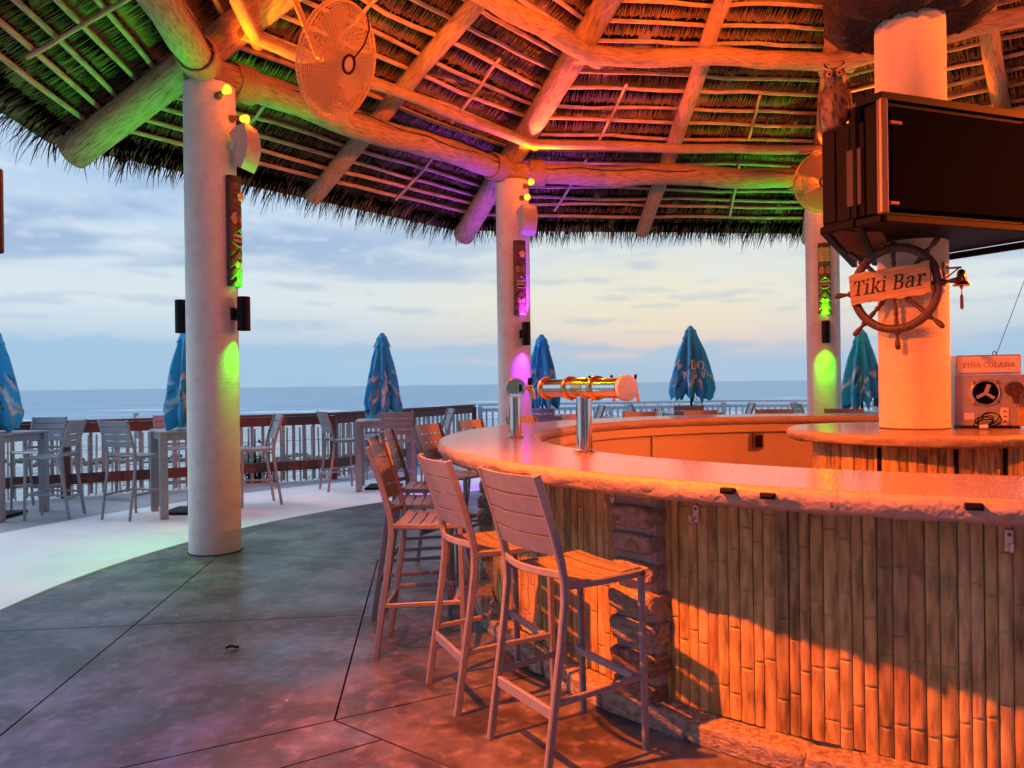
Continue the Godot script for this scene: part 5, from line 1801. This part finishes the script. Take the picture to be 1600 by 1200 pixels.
func owl(at: Vector3):
	var t := thing("owl_figure", "brown speckled owl figure perched on the black cabinet", "figurine", at, facing(-0.4, -0.92))
	var nz := noise(16.0, 210, 3)
	var b := MB.new()
	var rows := []
	var cols := []
	var prof := [[0.0, 0.0], [0.05, 0.0], [0.062, 0.03], [0.066, 0.05], [0.071, 0.075], [0.075, 0.1], [0.079, 0.125], [0.082, 0.15], [0.083, 0.175], [0.083, 0.2], [0.081, 0.225], [0.077, 0.245], [0.072, 0.262], [0.062, 0.282], [0.066, 0.305], [0.07, 0.33], [0.064, 0.358], [0.045, 0.378], [0.02, 0.386], [0.0, 0.388]]
	for q in prof:
		var row := PackedVector3Array()
		var cr := PackedColorArray()
		for k in 60:
			var a := TAU * k / 60
			var fr := maxf(0.0, -sin(a))            # front is -z
			var r: float = q[0]
			var g := nz.get_noise_3d(cos(a) * r * 3.0, q[1] * 3.0, sin(a) * r * 3.0)
			var p := Vector3(cos(a) * r, q[1], sin(a) * r * 0.85 - 0.02 * smoothstep(0.27, 0.33, q[1]))
			if q[1] > 0.05 and q[1] < 0.25: p += Vector3(signf(cos(a)) * 0.014 * smoothstep(0.5, 0.9, absf(cos(a))), 0, 0)
			p += Vector3(cos(a), 0, sin(a)) * g * 0.006
			row.append(p)
			var sp := nz.get_noise_3d(cos(a) * 0.16, q[1] * 1.6, sin(a) * 0.16) * 1.3
			cr.append(Color(0.2, 0.125, 0.065).lerp(Color(0.025, 0.015, 0.01), clampf(0.45 + sp * 1.6 - fr * 0.3, 0, 1)))
		rows.append(row); cols.append(cr)
	b.grid(rows, true, Vector3(0, 0.2, 0), false, 1, 1, cols)
	put(t, "body", b, M.paint)
	for s in [-1.0, 1.0]:
		b = MB.new()
		b.tube([Vector3(0.035 * s, 0.36, -0.01), Vector3(0.048 * s, 0.395, -0.012), Vector3(0.057 * s, 0.43, -0.01)], [0.02, 0.013, 0.002], 8)
		put(t, "ear_tuft", b, M.owl_dark)
		b = MB.new()
		b.ball(Vector3(0.028 * s, 0.334, -0.072), Vector3(0.019, 0.019, 0.009), 14, 8)
		var ey := put(t, "eye", b, M.owl_eye)
		b = MB.new()
		b.ball(Vector3(0.028 * s, 0.334, -0.08), Vector3(0.009, 0.009, 0.004), 10, 6)
		put(ey, "pupil", b, M.black)
		b = MB.new()
		var rows2 := []
		for i in 12:
			var u := i / 11.0
			var row := PackedVector3Array()
			for j in 9:
				var w := (j / 8.0 - 0.5) * 2.0
				row.append(Vector3((0.078 + 0.012 * sin(PI * u)) * s, 0.245 - u * 0.2, w * 0.045 * sin(PI * minf(1.0, u * 0.75 + 0.2)) + 0.008) + Vector3(0.012 * s * (1.0 - w * w), 0, 0))
			rows2.append(row)
		b.grid(rows2, false, Vector3(s, 0, 0), true)
		put(t, "wing", b, M.owl_dark)
		b = MB.new()
		b.strap([Vector3(0.008 * s, 0.35, -0.072), Vector3(0.03 * s, 0.362, -0.068), Vector3(0.056 * s, 0.385, -0.045)], Vector3.BACK, 0.02, 0.008)
		put(t, "brow", b, M.owl_brow)
	b = MB.new()
	b.tube([Vector3(0, 0.325, -0.075), Vector3(0, 0.312, -0.092), Vector3(0, 0.298, -0.09)], [0.012, 0.008, 0.001], 8)
	put(t, "beak", b, M.black)

func wheel():
	var w := deg_to_rad(48.0)
	var nrm := Vector3(-sin(w), 0, cos(w))
	var hub := V(CX, 0, CD) + nrm * 0.31 + Vector3(0, 2.12, 0)
	var t := thing("ship_wheel", "wooden ship wheel with eight handles on the middle column", "ship wheel", hub)
	var x := Vector3.UP.cross(nrm).normalized()
	t.basis = Basis(x, Vector3.UP, nrm)
	var b := MB.new()
	var rows := []
	for q in [[0.255, -0.018], [0.25, -0.008], [0.25, 0.008], [0.256, 0.018], [0.278, 0.022], [0.3, 0.018], [0.306, 0.008], [0.306, -0.008], [0.3, -0.018], [0.278, -0.022], [0.255, -0.018]]:
		var row := PackedVector3Array()
		for k in 64:
			var a := TAU * k / 64
			row.append(Vector3(cos(a) * q[0], sin(a) * q[0], q[1]))
		rows.append(row)
	b.grid(rows, true, Vector3(0, 0, 1), true)
	# orient: outer side has to look outward
	put(t, "rim", b, M.wheel)
	b = MB.new()
	b.lathe([Vector2(0, 0.035), Vector2(0.03, 0.035), Vector2(0.04, 0.028), Vector2(0.062, 0.024), Vector2(0.066, 0.0), Vector2(0.062, -0.024), Vector2(0.03, -0.03), Vector2(0.025, -0.08)], 28, Transform3D(Basis(Vector3.RIGHT, PI / 2), Vector3.ZERO))
	var hb := put(t, "hub", b, M.wheel)
	b = MB.new()
	b.lathe([Vector2(0, -0.075), Vector2(0.06, -0.075), Vector2(0.06, -0.09)], 20, Transform3D(Basis(Vector3.RIGHT, PI / 2), Vector3.ZERO))
	put(hb, "mounting_plate", b, M.rust)
	for k in 8:
		var a := TAU * k / 8 + 0.04
		var d := Vector3(cos(a), sin(a), 0)
		b = MB.new()
		b.lathe([Vector2(0.013, 0.06), Vector2(0.015, 0.09), Vector2(0.011, 0.1), Vector2(0.019, 0.125), Vector2(0.012, 0.15), Vector2(0.018, 0.175), Vector2(0.011, 0.195), Vector2(0.016, 0.215), Vector2(0.016, 0.252)], 14, Transform3D(Basis(Quaternion(Vector3.UP, d)), Vector3.ZERO))
		put(t, "spoke", b, M.wheel)
		b = MB.new()
		b.lathe([Vector2(0.022, 0.302), Vector2(0.022, 0.315), Vector2(0.013, 0.322), Vector2(0.012, 0.34), Vector2(0.019, 0.375), Vector2(0.0195, 0.4), Vector2(0.014, 0.418), Vector2(0.0, 0.423)], 14, Transform3D(Basis(Quaternion(Vector3.UP, d)), Vector3.ZERO))
		put(t, "handle", b, M.wheel)
	# name board across the wheel
	var s := thing("sign_board", "rough wooden board reading Tiki Bar tied across the ship wheel", "sign", hub + nrm * 0.045 + Vector3(0, 0.03, 0) - x * 0.02)
	s.basis = t.basis.rotated(nrm, 0.07)
	b = MB.new()
	var nz := noise(2.2, 230, 3)
	var up := PackedVector2Array()
	var n := 26
	for k in n + 1:
		var px := lerpf(-0.265, 0.265, float(k) / n)
		up.append(Vector2(px, 0.105 + nz.get_noise_1d(px * 4.0) * 0.014))
	for k in n + 1:
		var px := lerpf(0.265, -0.265, float(k) / n)
		up.append(Vector2(px, -0.105 + nz.get_noise_1d(px * 4.0 + 40.0) * 0.014))
	b.prism(up, -0.011, 0.011, Transform3D(Basis(Vector3(1, 0, 0), Vector3(0, 0, 1), Vector3(0, 1, 0)), Vector3.ZERO))
	put(s, "plank", b, M.board)
	var tm := TextMesh.new()
	tm.font = font_serif(true)
	tm.text = "Tiki Bar"; tm.font_size = 64; tm.pixel_size = 0.00198; tm.depth = 0.004
	put(s, "lettering", tm, M.burn, Transform3D(Basis(Vector3(1, 0, 0), Vector3(0.22, 1.12, 0), Vector3(0, 0, 1)), Vector3(0.0, 0.0, 0.0125)))
	# brass bell on a bracket right of the wheel
	var bp := V(3.02, 2.25, 5.24)
	var bl := thing("brass_bell", "small brass bell on a bracket right of the ship wheel", "bell", bp)
	b = MB.new()
	b.bar(Vector3(-0.06, 0.0, -0.06), Vector3(0.034, 0.0, 0.0), 0.014, 0.014)
	b.bar(Vector3(-0.05, -0.07, -0.055), Vector3(0.02, -0.003, -0.01), 0.01, 0.01)
	b.bar(Vector3(-0.055, 0.05, -0.06), Vector3(-0.055, -0.12, -0.06), 0.03, 0.012)
	put(bl, "bracket", b, M.brass)
	b = MB.new()
	b.lathe([Vector2(0.0, -0.012), Vector2(0.012, -0.014), Vector2(0.024, -0.026), Vector2(0.029, -0.05), Vector2(0.033, -0.085), Vector2(0.045, -0.108), Vector2(0.056, -0.12), Vector2(0.054, -0.124), Vector2(0.04, -0.112)], 28, Transform3D(Basis.IDENTITY, Vector3(0.03, 0, 0)))
	put(bl, "bell", b, M.brass)
	b = MB.new()
	b.tube([Vector3(0.03, -0.06, 0), Vector3(0.03, -0.125, 0)], 0.004, 6)
	b.ball(Vector3(0.03, -0.135, 0), Vector3(0.012, 0.014, 0.012))
	put(bl, "clapper", b, M.brass)
	b = MB.new()
	b.tube([Vector3(0.03, -0.148, 0), Vector3(0.031, -0.18, 0)], 0.003, 6)
	b.tube([Vector3(0.031, -0.18, 0), Vector3(0.031, -0.195, 0), Vector3(0.032, -0.275, 0), Vector3(0.032, -0.285, 0)], [0.004, 0.011, 0.012, 0.004], 8)
	put(bl, "pull_cord", b, M.rope)

func machine():
	# frozen drink machine on the island
	var t := thing("drink_machine", "grey frozen drink machine with lit sign on the bar island", "machine", V(3.36, 1.152, 5.5), -0.32)
	var b := MB.new()
	b.box(Transform3D(Basis.IDENTITY, Vector3(0, 0.19, -0.02)), Vector3(0.43, 0.36, 0.3), 0.008)
	put(t, "body", b, M.steel)
	b = MB.new()
	b.box(Transform3D(Basis.IDENTITY, Vector3(-0.01, 0.44, 0.0)), Vector3(0.4, 0.135, 0.26), 0.006)
	var sg := put(t, "sign_box", b, M.steel)
	b = MB.new()
	b.box(Transform3D(Basis.IDENTITY, Vector3(-0.01, 0.44, 0.133)), Vector3(0.375, 0.112, 0.01), 0.003)
	put(sg, "sign_face", b, M.cream)
	var tm := TextMesh.new()
	tm.font = font_serif(); tm.text = "PIÑA COLADA"; tm.font_size = 48; tm.pixel_size = 0.00098; tm.depth = 0.003
	put(sg, "lettering", tm, M.letter, Transform3D(Basis.IDENTITY, Vector3(-0.01, 0.437, 0.1395)))
	b = MB.new()
	b.box(Transform3D(Basis.IDENTITY, Vector3(0.0, 0.002, 0.0)), Vector3(0.36, 0.014, 0.26), 0.003)
	put(t, "feet", b, M.black)
	# round porthole
	b = MB.new()
	b.lathe([Vector2(0.092, 0.0), Vector2(0.094, 0.012), Vector2(0.086, 0.018), Vector2(0.078, 0.014), Vector2(0.076, 0.0)], 40, Transform3D(Basis(Vector3.RIGHT, PI / 2), Vector3(-0.03, 0.245, 0.13)))
	var ph := put(t, "porthole", b, M.chrome)
	b = MB.new()
	b.lathe([Vector2(0, 0.004), Vector2(0.077, 0.004), Vector2(0.079, 0.0)], 32, Transform3D(Basis(Vector3.RIGHT, PI / 2), Vector3(-0.03, 0.245, 0.131)))
	put(ph, "window", b, M.screen)
	for q in [[1.2, 0.026, 0.02], [-0.55, 0.02, 0.02], [3.6, 0.022, 0.018]]:
		b = MB.new()
		b.bar(Vector3(-0.03, 0.24, 0.14), Vector3(-0.03 + cos(q[0]) * 0.062, 0.24 + sin(q[0]) * 0.066, 0.141), q[1], 0.006, Vector3.BACK)
		put(ph, "paddle", b, M.steel)
	for k in 4:
		var a := TAU * k / 4 + 0.8
		b = MB.new()
		b.ball(Vector3(-0.03 + cos(a) * 0.1, 0.245 + sin(a) * 0.1, 0.138), Vector3(0.018, 0.014, 0.014), 10, 7)
		put(ph, "clamp_knob", b, M.brass)
	# dispensing valve
	b = MB.new()
	b.tube([Vector3(0.135, 0.27, 0.13), Vector3(0.135, 0.27, 0.2)], [0.05, 0.05], 20)
	b.tube([Vector3(0.15, 0.23, 0.17), Vector3(0.15, 0.17, 0.17)], [0.028, 0.022], 14)
	put(t, "valve", b, M.wheel)
	b = MB.new()
	b.box(Transform3D(Basis.IDENTITY, Vector3(0.085, 0.08, 0.134)), Vector3(0.05, 0.12, 0.008), 0.003)
	var sw := put(t, "switch_plate", b, M.cream)
	for k in 3:
		b = MB.new()
		b.ball(Vector3(0.085, 0.045 + 0.035 * k, 0.139), Vector3(0.014, 0.007, 0.006), 10, 6)
		put(sw, "switch", b, M.letter)
	b = MB.new()
	b.box(Transform3D(Basis.IDENTITY, Vector3(-0.13, 0.08, 0.133)), Vector3(0.06, 0.045, 0.005), 0.002)
	put(t, "sticker", b, M.cream)
	b = MB.new()
	b.box(Transform3D(Basis.IDENTITY, Vector3(0.185, 0.16, 0.137)), Vector3(0.04, 0.29, 0.02), 0.004)
	put(t, "side_trim", b, M.board)
	# tangled cable in front of it
	rng.seed = 21
	var c := thing("power_cable", "tangled black power cable left of the drink machine", "cable", V(3.16, 1.155, 5.32))
	var p := []
	for k in 90:
		var u := k / 89.0
		var a := u * TAU * 4.5
		p.append(Vector3(0.07 + cos(a) * (0.05 + 0.02 * sin(u * 9.0)) + 0.05 * u, 0.008 + 0.1 * (0.5 + 0.5 * sin(a * 0.97 + 0.6)) * (0.4 + 0.6 * absf(sin(u * 5.0))), sin(a + 0.8) * 0.03 + 0.03 * sin(u * 7.0)))
	b = MB.new()
	b.tube(p, 0.0042, 6)
	put(c, "cord", b, M.black)
	b = MB.new()
	b.box(Transform3D(Basis(Vector3.UP, 0.4), Vector3(0.04, 0.014, 0.06)), Vector3(0.06, 0.024, 0.03), 0.006)
	put(c, "plug", b, M.white)
	# thin wire from the sign up to the roof
	var wr := thing("hanging_wire", "thin wire rising from the drink machine towards the roof", "wire", V(3.41, 1.66, 5.45))
	b = MB.new()
	b.tube([Vector3(0, 0, 0), Vector3(0.26, 0.66, 0), Vector3(1.1, 2.9, 0)], 0.0022, 5)
	put(wr, "strand", b, M.black)
	b = MB.new()
	var lp := []
	for k in 13: lp.append(Vector3(-0.012 + cos(TAU * k / 12) * 0.013, 0.012 + sin(TAU * k / 12) * 0.013, 0))
	b.tube(lp, 0.003, 5)
	put(wr, "loop", b, M.black)

func small_things():
	# dry leaf on the concrete
	var t := thing("dry_leaf", "small dark curled leaf lying on the concrete floor", "leaf", V(-1.62, 0.001, 4.43), 0.6)
	var b := MB.new()
	var rows := []
	for i in 9:
		var u := i / 8.0
		var row := PackedVector3Array()
		for j in 5:
			var w := (j / 4.0 - 0.5) * 2.0
			row.append(Vector3((u - 0.5) * 0.075, 0.003 + 0.012 * w * w + 0.006 * sin(u * 5.0) + 0.006, w * 0.016 * sin(PI * clampf(u, 0.04, 0.96))))
		rows.append(row)
	b.grid(rows, false, Vector3.UP, true)
	put(t, "leaf", b, M.owl_dark)

func _ready():
	environment()
	materials()
	M.speaker = mat(L(0.45, 0.43, 0.4), 0.6)
	M.plate = mat(L(0.035, 0.024, 0.018), 0.5)
	M.corner = mat(L(0.3, 0.2, 0.12), 0.4, 0.3)
	M.owl_dark = mat(L(0.05, 0.03, 0.018), 0.7)
	M.owl_eye = mat(L(0.6, 0.35, 0.06), 0.2)
	M.owl_brow = mat(L(0.55, 0.45, 0.32), 0.7)
	ground()
	building()
	columns()
	roof()
	the_bar()
	island()
	rails()
	lamps()
	seating()
	umbrellas()
	beer_tower("large chrome beer tower with a long drum on the near counter", ring(207.7, 2.79, BAR), 207.7, 4)
	beer_tower("chrome beer tower seen end on, farther along the counter", ring(180.5, 2.84, BAR), 180.5, 4)
	cabinet()
	wheel()
	machine()
	tikis()
	fans()
	plants()
	small_things()
